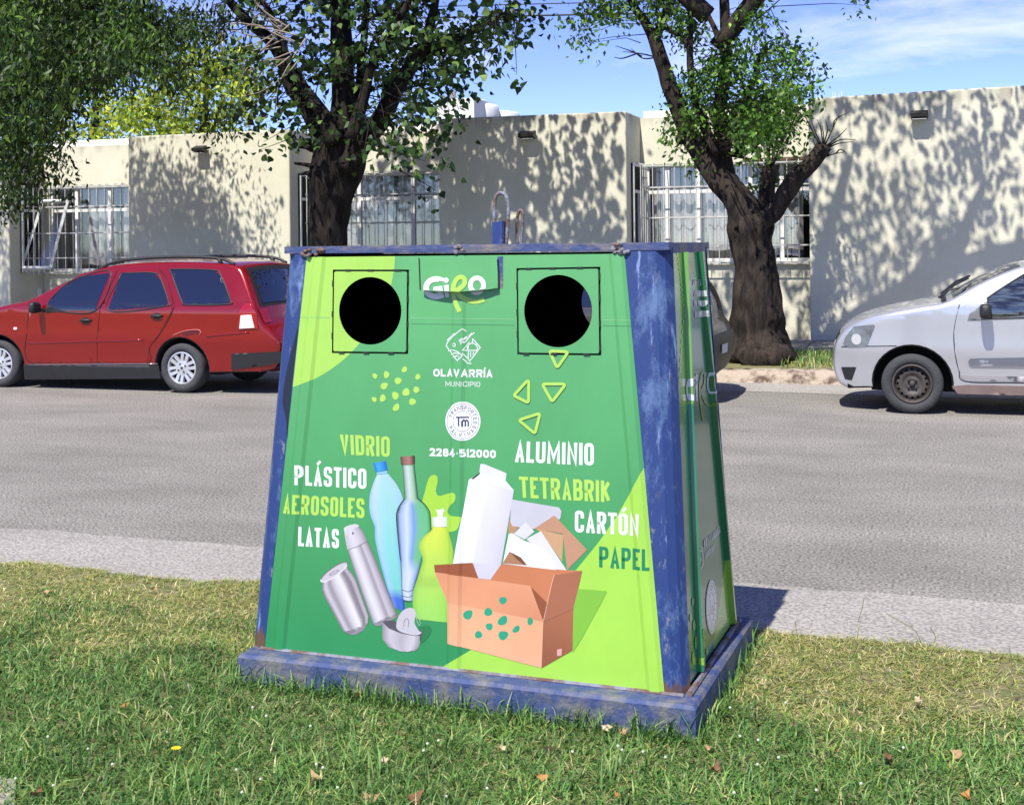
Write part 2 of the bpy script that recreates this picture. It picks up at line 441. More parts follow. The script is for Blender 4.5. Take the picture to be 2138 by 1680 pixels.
def bay(x0, x1, ztop, wx0, wx1, z0=WZ0, z1=WZ1, mulls=(), sash=None, cur=((0.05, .95),), cz=.28, retwin=True):
    """recessed wall with a window opening wx0..wx1 and a grille in front"""
    b = MB(); yb = YR+.25
    b.box((x0+.003, YR, .05), (x1-.003, yb, z0))                # below
    b.box((x0+.003, YR, z1), (x1-.003, yb, ztop))               # above
    if wx0 > x0+.01: b.box((x0+.003, YR, z0), (wx0, yb, z1))
    if wx1 < x1-.01: b.box((wx1, YR, z0), (x1-.003, yb, z1))
    bpart(b, 'recessed_wall', m_stucco)
    b = MB(); b.box((x0+.003, YR+.26, ztop-.3), (x1-.003, YR+.75, ztop+.14)); bpart(b, 'parapet', m_roofw)
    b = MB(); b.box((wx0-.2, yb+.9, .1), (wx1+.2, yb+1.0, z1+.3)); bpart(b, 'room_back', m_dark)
    b = MB(); b.box((wx0-.03, YR-.06, z0-.05), (wx1+.03, YR+.06, z0-.002)); bpart(b, 'sill', m_stucco)
    # window
    b = MB(); y = YR+.10; t = .05
    def bar(xa, xb, za, zb, d=0.0): b.box((xa, y-.03-d, za), (xb, y+.03, zb))
    bar(wx0, wx1, z0, z0+t); bar(wx0, wx1, z1-t, z1)
    bar(wx0, wx0+t, z0+t, z1-t); bar(wx1-t, wx1, z0+t, z1-t)
    zt = z0+(z1-z0)*.70
    bar(wx0+t, wx1-t, zt, zt+.055, .004)
    for mx in mulls: bar(mx-.035, mx+.035, z0+t, zt, .007); bar(mx-.035, mx+.035, zt+.055, z1-t, .007)
    fr = bpart(b, 'window', m_white)
    g = MB(); g.box((wx0+t, y-.004, z0+t), (wx1-t, y+.004, z1-t)); o = g.build('pane', m_bglass, fr)
    # curtains: folded cloth
    for a, c in cur:
        xa, xb = wx0+(wx1-wx0)*a, wx0+(wx1-wx0)*c; cb = MB(); n = int((xb-xa)/.03)+2; vs = []
        for i in range(n):
            xx = xa+(xb-xa)*i/(n-1)
            for zz in (z0+cz, z1-.03):
                vs.append((xx, y+.16+.03*math.sin(xx*38+math.sin(xx*7)*2), zz+(0.02*math.sin(xx*9) if zz < z1-.1 else 0)))
        cb.add(vs, [(2*i, 2*i+2, 2*i+3, 2*i+1) for i in range(n-1)])
        o = bpart(cb, 'curtain', m_curtain, smooth=True)
    # grille
    gb = MB(); yg = YR-.16; zb = z0-.05
    xx = wx0-.02; k = 0
    while xx < wx1+.03:
        gb.tube([(xx, YR-.02, z1+.02), (xx, yg+.03, z1+.02), (xx, yg, z1-.02), (xx, yg, zb)], .0072, 6); xx += .178
    for zz in (z1-.03, z0+(z1-z0)*.76, z0+(z1-z0)*.45, z0+(z1-z0)*.16, zb+.03):
        gb.box((wx0-.03, yg-.016, zz-.011), (wx1+.02, yg-.009, zz+.011))
    bpart(gb, 'window_grille', m_grille)
    if retwin:                                                    # window in the side return at the left of the bay
        b = MB(); xr = x0+.006
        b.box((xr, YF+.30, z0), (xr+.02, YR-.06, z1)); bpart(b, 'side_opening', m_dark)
        b = MB()
        for ya, yb2, za, zb2 in ((YF+.30, YF+.345, z0, z1), (YR-.105, YR-.06, z0, z1), (YF+.345, YR-.105, z1-.05, z1), (YF+.345, YR-.105, z0, z0+.05), (YF+.345, YR-.105, zt, zt+.05), (YF+.62, YF+.66, z0+.05, zt)):
            b.box((xr+.012, ya, za), (xr+.045, yb2, zb2))
        bpart(b, 'window', m_white)
        gb = MB()
        for yy in np.arange(YF+.34, YR-.1, .15):
            gb.tube([(xr+.02, yy, z1), (xr+.12, yy, z1-.01), (xr+.14, yy, z1-.05), (xr+.14, yy, zb)], .008, 6)
        for zz in (z1-.09, z0+(z1-z0)*.76, z0+(z1-z0)*.45, z0+(z1-z0)*.16, zb+.03):
            gb.box((xr+.148, YF+.28, zz-.011), (xr+.155, YR-.16, zz+.011))
        bpart(gb, 'window_grille', m_grille)
bay(-4.88, -2.085, 3.74, -4.80, -2.12, mulls=(-4.45, -3.95, -3.1, -2.62), cur=((.02, .55), (.58, .93)), cz=.19)
bay(-10.80, -8.05, 3.68, -10.62, -8.10, mulls=(-9.98, -8.95, -8.42), cur=((.05, .48), (.52, .93)), cz=.1)
bay(-16.67, -14.05, 3.66, -16.55, -14.1, z0=1.28, z1=2.9, mulls=(-15.95, -15.2), cur=((.30, .55), (.62, .95)), cz=.12)
# the open awning sash in the left bay, leaning out through its grille
b = MB(); y0, y1 = YR-.20, YR-.62
q = [(-16.52, y0, 2.62), (-15.95, y0, 2.62), (-16.02, y1, 1.36), (-16.68, y1, 1.36)]
def beam(b, p, q, w):
    b.tube([p, q], w, 4)
for i in range(4): beam(b, q[i], q[(i+1) % 4], .034)
sash = bpart(b, 'open_sash', m_white)
b = MB(); b.add([(p[0], p[1], p[2]) for p in q], [(0, 1, 2, 3)]); b.build('pane', m_bglass, sash)
# roof lip under the hood of the right bay
b = MB(); b.box((-3.2, YR-.10, 2.985), (-2.1, YR-.002, 3.03)); bpart(b, 'lintel_board', m_brown)

# white structures on the roof behind
b = MB()
p = on_y(930, 243, 26); q = on_y(1072, 243, 26)
b.box((p[0]-.2, 26, 3.0), (on_y(990, 240, 26)[0], 27.2, on_y(950, 206, 26)[2]))
o = tag(b.build('roof_hut', m_white), 'white boxy roof hut behind the middle wall with a short vent pipe', 'roof hut')
b = MB(); c = on_y(946, 205, 26.5); b.tube([(c[0], 26.5, c[2]-.1), (c[0], 26.5, c[2]+.14)], .07, 10); b.build('vent_pipe', mat('grey pipe', rgb(140, 138, 130), .7), o)
c = on_y(1003, 232, 27); b = MB()
b.lathe([(0, 0), (.42, 0), (.42, .55), (.38, .62), (.12, .70), (.12, .74), (0, .74)], 28, axis='z', org=(c[0], 27, c[2]-.5))
tag(b.build('water_tank', m_white, smooth=True), 'white round water tank on the roof right of the hut', 'water tank', )
c = on_y(1036, 236, 27.5); b = MB()
b.lathe([(0, 0), (.5, 0), (.5, .42), (.46, .47), (.15, .52), (0, .53)], 28, axis='z', org=(c[0], 27.6, c[2]-.46))
tag(b.build('water_tank', m_white, smooth=True), 'squat white water tank, farthest right of the roof tanks', 'water tank')
b = MB()
for px in (1738, 1744, 1752, 1757):
    c = on_y(px, 196, 24); b.tube([(c[0], 24, 3.8), (c[0], 24, c[2]+.02*(px % 3))], .008, 5)
tag(b.build('antenna', m_white), 'thin white antenna spikes above the parapet at right', 'antenna')

# floodlights on the wall
m_lampb = mat('dark lamp housing', rgb(40, 38, 36), .5)
m_lampg = mat('lamp glass', rgb(170, 172, 170), .2)
def flood(px, py, label, w=.26, tilt=.35):
    c = on_y(px, py, YF)
    t = empty('floodlight', label, 'floodlight', (c[0], YF, c[2]), 'floodlights on the cream walls')
    b = MB(); b.hexa([(-w/2, -.20, -.05), (w/2, -.20, -.05), (w/2, -.05, -.075), (-w/2, -.05, -.075), (-w/2, -.21, .0), (w/2, -.21, .0), (w/2, -.05, .055), (-w/2, -.05, .055)])
    b.build('housing', m_lampb, t)
    b = MB(); b.box((-w/2+.02, -.19, -.085), (w/2-.02, -.07, -.076)); b.build('lens', m_lampg, t)
    b = MB(); b.box((-.03, -.05, -.03), (.03, 0, .03)); b.build('bracket', m_lampb, t)
flood(1105, 281, 'dark floodlight on the middle cream wall between the two bays')
flood(424, 311, 'small floodlight high on the left shaded cream wall', .22)
flood(1920, 239, 'dark floodlight high on the right cream wall above the silver car', .24)
# hanging white canister at the left bay
c = on_y(81, 612, YR-.1); b = MB(); b.lathe([(0, -.13), (.07, -.12), (.08, -.09), (.08, .07), (.05, .11), (.03, .14), (0, .15)], 16, axis='z', org=(c[0], YR-.12, c[2]))
tag(b.build('canister', m_white, smooth=True), 'small white canister under the window of the left bay', 'canister')
# overhead wires
m_wire = mat('black wire', (.01, .01, .01, 1), .6)
for k, (a, c2, lab) in enumerate((((440, 46), (1400, 27), 'lowest overhead wire, black and thick, crossing behind the trees'), ((440, 24), (1400, 2), 'upper thin overhead wire running just under the top of the sky'), ((430, 62), (860, 58), 'thin overhead wire sagging lowest at left behind the branches'))):
    p, q = on_y(a[0], a[1], 23.5), on_y(c2[0], c2[1], 23.5); d = (q-p)
    b = MB(); b.tube([p-d*1.6, p-d*.6, p, p+d*.25-np.array([0, 0, .01]), q], (.018 if k == 0 else .011), 5)
    tag(b.build('overhead_wire', m_wire), lab, 'wire', 'overhead wires')
# ------------------------------------------------------------------ trees
def bark(name, c1, c2, ang=1.0):
    return mat(name, c1, .95, color2=c2, vscale=7, ramp=(.38, .62), bump=1.0, bscale=16, stretch=(1.6, 1.6, .45), spec=.2)
m_bark_a = bark('dark fissured bark', rgb(22, 20, 17), rgb(48, 43, 38))
m_bark_b = bark('brown ridged bark', rgb(26, 23, 21), rgb(62, 54, 47))
m_twig = mat('dry pale twig', rgb(150, 138, 122), .9)
def m_leaf(name, tr=.35): return mat(name, (1, 1, 1, 1), .5, attr=True, trans=tr, spec=.35)
m_leaf_a = m_leaf('poplar leaf', .25); m_leaf_b = m_leaf('small bright leaf'); m_leaf_c = m_leaf('pepper tree leaf', .3); m_leaf_d = m_leaf('yellow green leaf')

def limb(b, pts, Y, seg=10, sub=5, amp=.12, ridge=.18, mi=0):
    """pts: (px, py, radius[, depth offset]); returns the 3D path"""
    P = []
    for p in pts:
        c = on_y(p[0], p[1], Y+(p[3] if len(p) > 3 else 0)); P.append((c[0], c[1], c[2], p[2]))
    P = crom(P, sub)
    b.tube([p[:3] for p in P], [max(.004, p[3]) for p in P], seg, mi, amp=amp, ridge=ridge, freq=4)
    return [np.array(p[:3]) for p in P]

def leaves(centers, per, spread, size, wid, cols, droop=.3, r=None, cv=(.62, 1.32)):
    """sprays of kite leaves; returns V,T,C arrays. centers (n,3)."""
    r = r or rng; n = len(centers)*per
    ctr = np.repeat(np.asarray(centers, float), per, 0)+r.normal(0, 1, (n, 3))*spread
    d = r.normal(0, 1, (n, 3)); d[:, 2] -= droop*2; d /= np.linalg.norm(d, axis=1)[:, None]
    q = r.normal(0, 1, (n, 3)); s = np.cross(d, q); s /= np.linalg.norm(s, axis=1)[:, None]+1e-9
    nn = np.cross(s, d); L = size*r.uniform(.65, 1.3, (n, 1)); W = L*wid
    V = np.stack([ctr, ctr+d*L*.38+s*W*.5+nn*L*.06, ctr+d*L, ctr+d*L*.38-s*W*.5+nn*L*.06], 1).reshape(-1, 3)
    i = np.arange(n)*4
    T = np.concatenate([np.stack([i, i+1, i+2], 1), np.stack([i, i+2, i+3], 1)])
    c = np.asarray(cols)[r.integers(0, len(cols), n)]*r.uniform(.75, 1.25, (n, 1))*np.repeat(r.uniform(cv[0], cv[1], (len(centers), 1)), per, 0)
    return V, T, np.repeat(c, 4, 0)

def heart_leaves(centers, per, spread, size, wid, cols, droop=.3, cv=(.62, 1.32)):
    n = len(centers)*per
    ctr = np.repeat(np.asarray(centers, float), per, 0)+rng.normal(0, 1, (n, 3))*spread
    d = rng.normal(0, 1, (n, 3)); d[:, 2] -= droop*2; d /= np.linalg.norm(d, axis=1)[:, None]
    q = rng.normal(0, 1, (n, 3)); s = np.cross(d, q); s /= np.linalg.norm(s, axis=1)[:, None]+1e-9
    nn = np.cross(s, d); L = size*rng.uniform(.6, 1.3, (n, 1)); W = L*wid
    f = nn*L*.07
    V = np.stack([ctr, ctr+d*L*.10+s*W*.40+f, ctr+d*L*.38+s*W*.48+f, ctr+d*L*.70+s*W*.20, ctr+d*L-f, ctr+d*L*.70-s*W*.20, ctr+d*L*.38-s*W*.48+f, ctr+d*L*.10-s*W*.40+f], 1).reshape(-1, 3)
    i = np.arange(n)*8
    T = np.concatenate([np.stack([i, i+a, i+a+1], 1) for a in range(1, 7)])
    c = np.asarray(cols)[rng.integers(0, len(cols), n)]*rng.uniform(.75, 1.25, (n, 1))*np.repeat(rng.uniform(cv[0], cv[1], (len(centers), 1)), per, 0)
    return V, T, np.repeat(c, 8, 0)

def sprays(clusters, Y, dens, depth=.8, clump=.15):
    """clusters in picture coordinates at the tree's distance: (px,py,rx,ry[,weight,dy]) -> spray centres"""
    out = []
    for c in clusters:
        px, py, rx, ry = c[:4]; w = c[4] if len(c) > 4 else 1; dy = c[5] if len(c) > 5 else 0
        n = max(2, int(dens*w*rx*ry/1000))
        while n > 0:                                   # clumps of a few sprays with gaps between
            a = rng.uniform(0, 2*math.pi); q = math.sqrt(rng.uniform(0, 1)); k = int(min(n, rng.integers(2, 8)))
            cc = on_y(px+rx*q*math.cos(a), py+ry*q*math.sin(a), Y+dy+rng.normal(0, depth*.5))
            for _ in range(k): out.append(cc+rng.normal(0, 1, 3)*np.array([clump, clump, clump*.6]))
            n -= k
    return out
def blob(c, rad, n):
    d = rng.normal(0, 1, (n, 3)); d /= np.linalg.norm(d, axis=1)[:, None]
    return list(np.array(c)+d*np.array(rad)*rng.uniform(.15, 1, (n, 1))**.5)
def merge(parts):
    V, T, C = [], [], []; o = 0
    for v, t, c in parts: V.append(v); T.append(t+o); C.append(c); o += len(v)
    return np.concatenate(V), np.concatenate(T), np.concatenate(C)
def twigs(b, cen, path, n, r=.012, mi=0):
    P = np.array(path)
    for c in (cen if len(cen) <= n else [cen[i] for i in rng.choice(len(cen), n, replace=False)]):
        k = int(np.argmin(np.linalg.norm(P-c, axis=1)*rng.uniform(.8, 1.3, len(P)))); a = P[k]; c = np.array(c)
        if np.linalg.norm(c-a) > 1.6: a = c+(a-c)/np.linalg.norm(c-a)*1.2
        m = (a+c)/2+rng.normal(0, .06, 3)+np.array([0, 0, .06])
        b.tube([a, m, c], [r, r*.7, r*.3], 5, mi, cap=False)

# --- poplar behind the left half of the container
YA = 16.5
ta = empty('street_tree', 'dark poplar street tree with heart-shaped leaves rising behind the left of the container', 'tree', tuple(on_z(690, 790, .15)))
ta.location = (on_y(688, 700, YA)[0], YA, .15)
b = MB(); paths = []
g = on_y(688, 520, YA)
base = [(690, 770, .46), (690, 700, .36), (687, 600, .30), (683, 520, .27), (686, 440, .29), (697, 380, .33), (708, 330, .34), (712, 285, .28)]
paths += limb(b, base, YA, 20, 8, .10, .30)
paths += limb(b, [(712, 300, .24), (716, 250, .20), (717, 193, .165), (714, 96, .145), (712, 0, .13), (716, -150, .10), (722, -330, .05)], YA, 14)
paths += limb(b, [(722, 350, .22), (752, 300, .17), (785, 262, .145), (812, 215, .125), (832, 178, .11), (856, 140, .10), (885, 90, .085), (905, 20, .06), (930, -120, .03)], YA-.15, 12)
paths += limb(b, [(690, 320, .17), (664, 268, .13), (640, 226, .11), (606, 178, .10), (586, 120, .085), (562, 84, .08), (530, 56, .075), (500, 26, .07), (470, -10, .06), (400, -120, .03)], YA+.1, 12)
paths += limb(b, [(700, 300, .13), (675, 240, .10), (650, 205, .085), (622, 165, .07), (600, 120, .05), (560, 20, .045), (520, -20, .04), (470, -150, .02)], YA-.35, 10)
paths += limb(b, [(735, 290, .11), (760, 200, .08), (775, 140, .06), (806, 90, .055), (826, 50, .05), (846, 18, .045), (870, -40, .035)], YA-.55, 10)
paths += limb(b, [(745, 270, .10), (752, 180, .07), (758, 110, .055), (764, 40, .05), (770, -100, .03)], YA+.4, 8)
paths += limb(b, [(850, 150, .07), (900, 110, .05), (960, 80, .035), (1030, 40, .02), (1080, 10, .01)], YA, 8)
for q in ((640, 308, -16, 0), (643, 345, -28, -4), (640, 362, -14, 2)):   # dead stubs on the trunk
    limb(b, [(q[0]+12, q[1]+4, .05), (q[0], q[1], .035), (q[0]+q[2], q[1]+q[3], .018)], YA-.15, 6)
clA = [(600, 30, 70, 50), (525, 120, 50, 55, .8), (690, 60, 80, 70, .7), (840, 40, 110, 60), (905, 120, 105, 80), (965, 50, 100, 60), (1050, 25, 60, 40, .8), (1070, 60, 35, 30, .5), (875, 205, 85, 50), (945, 190, 50, 50, .9), (985, 165, 25, 40, .6), (985, 110, 60, 50, .7), (820, 255, 60, 45, .7), (640, 190, 55, 60, .7), (585, 225, 45, 45, .8), (545, 190, 50, 40, .6), (512, 230, 40, 30, .5), (565, 278, 12, 26, .6), (612, 276, 22, 18, .8),
       (880, 300, 28, 14, .7), (812, 312, 14, 14, .8), (860, 316, 22, 18, 1.0), (905, 315, 16, 8, .5), (930, 270, 22, 20, .6), (905, 404, 12, 7, 1.3), (568, 330, 13, 9, 1.2), (880, 345, 14, 6, .8), (690, 230, 55, 60, .45), (770, 90, 60, 80, .6), (730, 150, 60, 70, .35), (500, 40, 50, 40, .4), (650, 110, 60, 50, .6), (930, 240, 35, 25, .6)]
cen = sprays(clA, YA, 7.6, 1.8, .17)
twigs(b, cen, paths, 330, .010)
g2 = MB()
for _ in range(22):                                    # pale dead twigs on the left side
    p = (rng.uniform(560, 640), rng.uniform(40, 130)); a = rng.uniform(2.3, 4.2); l = rng.uniform(60, 150); w = rng.normal(0, .3)
    limb(g2, [(p[0], p[1], .012, -.9), (p[0]+l*.4*math.cos(a), p[1]-l*.4*math.sin(a+w), .009, -1.0), (p[0]+l*.8*math.cos(a+w), p[1]-l*.8*math.sin(a+w), .006, -1.1), (p[0]+l*math.cos(a+w*2), p[1]+20-l*math.sin(a+w*2), .003, -1.1)], YA, 5, 4, 0, 0)
def inv(o, t): o.parent = t; o.matrix_parent_inverse = t.matrix_basis.inverted(); return o
ta_m = ta
inv(b.build('trunk', m_bark_a, smooth=True), ta); inv(g2.build('dead_twigs', m_twig, smooth=True), ta)
GA = [rgb(*c)[:3] for c in ((38, 62, 26), (44, 72, 28), (54, 84, 34), (68, 98, 42), (104, 130, 62), (32, 54, 24))]
topA = []
for c, rd, n in (((-8.6, 16.6, 6.4), (2.4, 1.8, 1.3), 150), ((-7.0, 16.2, 6.9), (2.0, 1.7, 1.2), 95), ((-10.0, 16.8, 6.6), (1.2, 1.3, .9), 40), ((-8.6, 16.5, 8.1), (1.8, 1.5, .9), 70), ((-6.0, 15.8, 5.7), (1.1, 1.2, .7), 32)):
    topA += blob(c, rd, n)
V, T, C = merge([heart_leaves(cen, 8, .13, .100, 1.0, GA, .55, cv=(.55, 1.5)), leaves(topA, 18, .19, .15, .95, GA, .3)])
inv(np_mesh('crown', V, T, C, m_leaf_a), ta)

# --- pollarded tree behind the right of the container
YB = 16.9
tb = empty('street_tree', 'pollarded street tree with stout gnarled trunk, flared base and small bright leaves', 'tree', (on_y(1590, 740, YB)[0], YB, .18))
b = MB(); paths = []
paths += limb(b, [(1586, 760, .50), (1584, 740, .46), (1582, 718, .40), (1579, 690, .335), (1580, 660, .315), (1577, 600, .285), (1574, 550, .26), (1568, 510, .255), (1566, 475, .29), (1566, 452, .27)], YB, 24, 10, .16, .42)
for q in ((1622, 742, .17, -.4), (1552, 742, .19, -.35), (1600, 752, .19, -.5), (1632, 750, .10, -.2), (1540, 742, .16, -.1), (1575, 750, .18, -.5)):   # root burls
    c = on_y(q[0], q[1], YB+q[3]); bb = MB()
    n1 = 10; vs = []; fs = []
    for i in range(n1+1):
        for j in range(14):
            th = math.pi*i/n1; ph = 2*math.pi*j/14; d = Vector((math.sin(th)*math.cos(ph)*1.15, math.sin(th)*math.sin(ph), math.cos(th)*.9))
            rr = q[2]*(1+.35*noise.noise(d*2.2+Vector((q[0], 0, 0)))+.15*noise.noise(d*6))
            vs.append((c[0]+d.x*rr, c[1]+d.y*rr, c[2]+d.z*rr))
    for i in range(n1):
        for j in range(14): fs.append((i*14+j, (i+1)*14+j, (i+1)*14+(j+1) % 14, i*14+(j+1) % 14))
    b.add(vs, fs)
paths += limb(b, [(1562, 470, .26), (1546, 429, .20), (1520, 392, .185), (1495, 366, .175), (1462, 315, .15), (1438, 280, .135), (1416, 223, .115), (1402, 190, .105), (1390, 153, .10), (1378, 115, .095), (1367, 85, .085), (1346, 45, .065), (1324, 14, .05), (1280, -80, .02)], YB, 16, 6, .13, .3)
paths += limb(b, [(1368, 85, .07), (1380, 52, .06), (1394, 20, .052), (1407, -8, .045), (1430, -120, .02)], YB, 10)
paths += limb(b, [(1540, 420, .13), (1520, 382, .12), (1512, 330, .11), (1508, 286, .10), (1500, 238, .09), (1508, 190, .085), (1512, 150, .08), (1515, 95, .07), (1512, 0, .06), (1505, -160, .03)], YB+.15, 12)
paths += limb(b, [(1500, 320, .085), (1479, 286, .07), (1466, 250, .06), (1455, 220, .055), (1446, 170, .05), (1441, 127, .048), (1441, 50, .04), (1448, -60, .02)], YB-.2, 10)
paths += limb(b, [(1441, 110, .035), (1425, 80, .03), (1395, 62, .028), (1368, 50, .02)], YB-.2, 8)
paths += limb(b, [(1540, 330, .09), (1552, 260, .075), (1560, 200, .06), (1578, 155, .05), (1600, 90, .03)], YB+.35, 10)
paths += limb(b, [(1512, 110, .05), (1492, 60, .035), (1478, 30, .03), (1462, -20, .02)], YB+.15, 8)
paths += limb(b, [(1524, 50, .03), (1540, 30, .026), (1552, 8, .022), (1565, -20, .02)], YB+.1, 8)
paths += limb(b, [(1570, 48, .012), (1592, 32, .01), (1612, 14, .009), (1632, -4, .007)], YB+.1, 6)
st = limb(b, [(1566, 470, .16), (1590, 462, .125), (1618, 440, .115), (1640, 405, .11), (1668, 366, .105), (1694, 340, .10), (1712, 318, .095), (1722, 303, .09)], YB-.15, 14, 6, .16, .3)
paths += limb(b, [(1590, 462, .13), (1598, 430, .105), (1602, 395, .10), (1606, 365, .10), (1612, 342, .095)], YB+.05, 12, 6, .2, .3)
limb(b, [(1426, 292, .09), (1418, 287, .08), (1414, 285, .06)], YB-.1, 8)
for q in ((1372, 120, 1342, 122, 1318, 102), (1372, 120, 1336, 112, 1300, 108), (1340, 118, 1320, 108, 1285, 96), (1330, 112, 1300, 122, 1282, 120)):
    limb(b, [(q[0], q[1], .012), (q[2], q[3], .009), (q[4], q[5], .004)], YB, 5, 5, 0, 0)
for q in ((1715, 310, 1690, 262, 1678, 236), (1716, 305, 1702, 275, 1694, 252), (1718, 302, 1714, 270, 1706, 250), (1720, 302, 1728, 270, 1724, 256), (1722, 304, 1738, 270, 1752, 240), (1740, 266, 1744, 250, 1768, 236), (1724, 306, 1750, 286, 1768, 268), (1725, 308, 1755, 292, 1786, 292), (1722, 312, 1750, 300, 1782, 296), (1716, 330, 1740, 322, 1762, 318), (1745, 321, 1755, 312, 1770, 322), (1710, 330, 1725, 325, 1738, 318), (1716, 304, 1720, 285, 1716, 262), (1705, 312, 1700, 298, 1697, 290)):
    limb(b, [(q[0], q[1], .012), (q[2], q[3], .008), (q[4], q[5], .004)], YB-.15, 5, 4, 0, 0)
clB = [(1250, 45, 50, 28, .8), (1215, 66, 30, 18, .6), (1230, 15, 50, 20, .5), (1320, 18, 80, 30), (1290, 60, 40, 16, .5), (1410, 30, 60, 35, .8), (1470, 40, 60, 45, .9), (1545, 50, 45, 50, .8), (1482, 150, 50, 60, .7), (1440, 195, 45, 45, .9), (1425, 195, 30, 25, .9), (1545, 90, 40, 40, .6), (1590, 130, 65, 40, .9), (1650, 120, 35, 25, .5), (1665, 165, 30, 30, .6), (1630, 180, 60, 45, 1.1), (1590, 215, 85, 55, 1.3), (1560, 275, 85, 50, 1.2), (1600, 300, 60, 45, 1.2), (1635, 255, 40, 40, .8), (1670, 300, 12, 14, .5), (1515, 265, 50, 45, .9), (1400, 268, 35, 22, .9), (1385, 278, 14, 10, .5), (1565, 355, 40, 26, .8), (1530, 190, 50, 60, .7), (1470, 225, 40, 40, .6), (1425, 345, 22, 10, .6), (1350, 5, 60, 14, .7), (1800, -4, 16, 8, .7)]
cen = sprays(clB, YB, 7.6, 1.5, .13)
twigs(b, cen, paths, 300, .007)
inv(b.build('trunk', m_bark_b, smooth=True), tb)
GB = [rgb(*c)[:3] for c in ((56, 92, 28), (70, 108, 34), (90, 130, 40), (124, 156, 58), (48, 80, 30), (80, 116, 44))]
topB = []
for c, rd, n in (((-3.2, 16.3, 6.5), (2.2, 1.6, 1.1), 44), ((-1.2, 16.4, 7.4), (1.9, 1.6, 1.3), 70), ((.6, 16.2, 7.1), (1.6, 1.6, 1.3), 36), ((1.9, 16.3, 7.2), (1.3, 1.5, 1.3), 34), ((-2.0, 16.2, 8.2), (2.0, 1.5, .9), 50), ((-5.0, 16.0, 6.2), (1.2, 1.2, .9), 40), ((-.2, 16.2, 5.9), (1.6, 1.2, .6), 13)):
    topB += blob(c, rd, n)
V, T, C = merge([leaves(cen, 26, .10, .082, .5, GB, .4, cv=(.55, 1.45)), leaves(topB, 15, .17, .15, .62, GB, .3)])
inv(np_mesh('crown', V, T, C, m_leaf_b), tb)
# upper limbs of that crown, above the picture (they throw the branch shadows on the right wall)
b = MB()
for pts in (((-2.9, 16.6, 4.2), (-1.8, 16.5, 5.4), (-.4, 16.4, 6.3), (1.2, 16.3, 6.9)), ((-1.2, 16.45, 5.8), (-.6, 16.3, 6.6), (-.2, 16.2, 7.6)), ((-.1, 16.4, 6.4), (.7, 16.2, 6.6), (1.7, 16.1, 6.4)), ((-2.6, 16.5, 4.8), (-2.4, 16.4, 6.4), (-2.0, 16.3, 8.0)), ((-3.0, 16.5, 4.6), (-4.2, 16.3, 5.8), (-5.2, 16.2, 6.4))):
    P = crom([p+(.10*(1-i/len(pts))+.03,) for i, p in enumerate(pts)], 6); b.tube([p[:3] for p in P], [p[3] for p in P], 8)
inv(b.build('upper_limbs', m_bark_b, smooth=True), tb)

# --- dark pepper tree at the left edge
YC = 15.6
tc = empty('street_tree', 'dark drooping fine-leaved tree filling the top left corner', 'tree', (on_y(-190, 700, YC)[0], YC, .16))
b = MB(); paths = []
paths += limb(b, [(-190, 790, .34), (-185, 620, .26), (-170, 450, .22), (-130, 300, .18), (-60, 200, .13), (60, 160, .09), (180, 140, .07), (280, 122, .05), (345, 128, .03), (420, 140, .015)], YC, 12)
paths += limb(b, [(-170, 420, .18), (-150, 260, .13), (-60, 120, .09), (60, 50, .06), (200, 10, .03)], YC-.3, 10)
paths += limb(b, [(-60, 200, .07), (40, 190, .05), (120, 165, .045), (170, 155, .04), (240, 100, .03), (330, 60, .015)], YC-.4, 8)
clC = [(60, 60, 150, 90, 2.6), (40, 175, 100, 90, 2.8), (25, 290, 60, 60, 2.6), (10, 370, 55, 55, 1.5), (40, 350, 30, 40, .9), (190, 60, 120, 70, 1.8), (300, 100, 100, 50, .9), (390, 40, 70, 40, .7), (240, 140, 90, 35, .8), (330, 150, 70, 25, .5), (395, 120, 50, 40, .35), (440, 250, 40, 25, .5), (150, 110, 130, 80, 1.2), (85, 310, 22, 18, .4), (95, 338, 10, 18, .4), (300, 30, 110, 45, .7), (470, 225, 30, 30, .3)]
cen = sprays(clC, YC, 8.5, 2.2, .26)
twigs(b, cen, paths, 260, .007)
inv(b.build('trunk', m_bark_a, smooth=True), tc)
GC = [rgb(*c)[:3] for c in ((36, 58, 20), (46, 70, 22), (60, 86, 28), (88, 114, 38), (30, 50, 18))]
topC = []
for c, rd, n in (((-14.2, 16.2, 6.3), (2.0, 1.6, 1.1), 330), ((-16.2, 15.8, 6.9), (2.2, 1.6, 1.4), 200), ((-13.1, 16.3, 6.0), (1.0, 1.3, 1.0), 330), ((-15.2, 15.4, 7.8), (2.2, 1.6, .8), 200), ((-18.5, 15.8, 6.2), (1.8, 1.5, 1.4), 180)):
    topC += blob(c, rd, n)
V, T, C = merge([leaves(cen, 36, .13, .105, .36, GC, .8, cv=(.4, 1.7)), leaves(topC, 18, .22, .13, .4, GC, .5)])
inv(np_mesh('crown', V, T, C, m_leaf_c), tc)

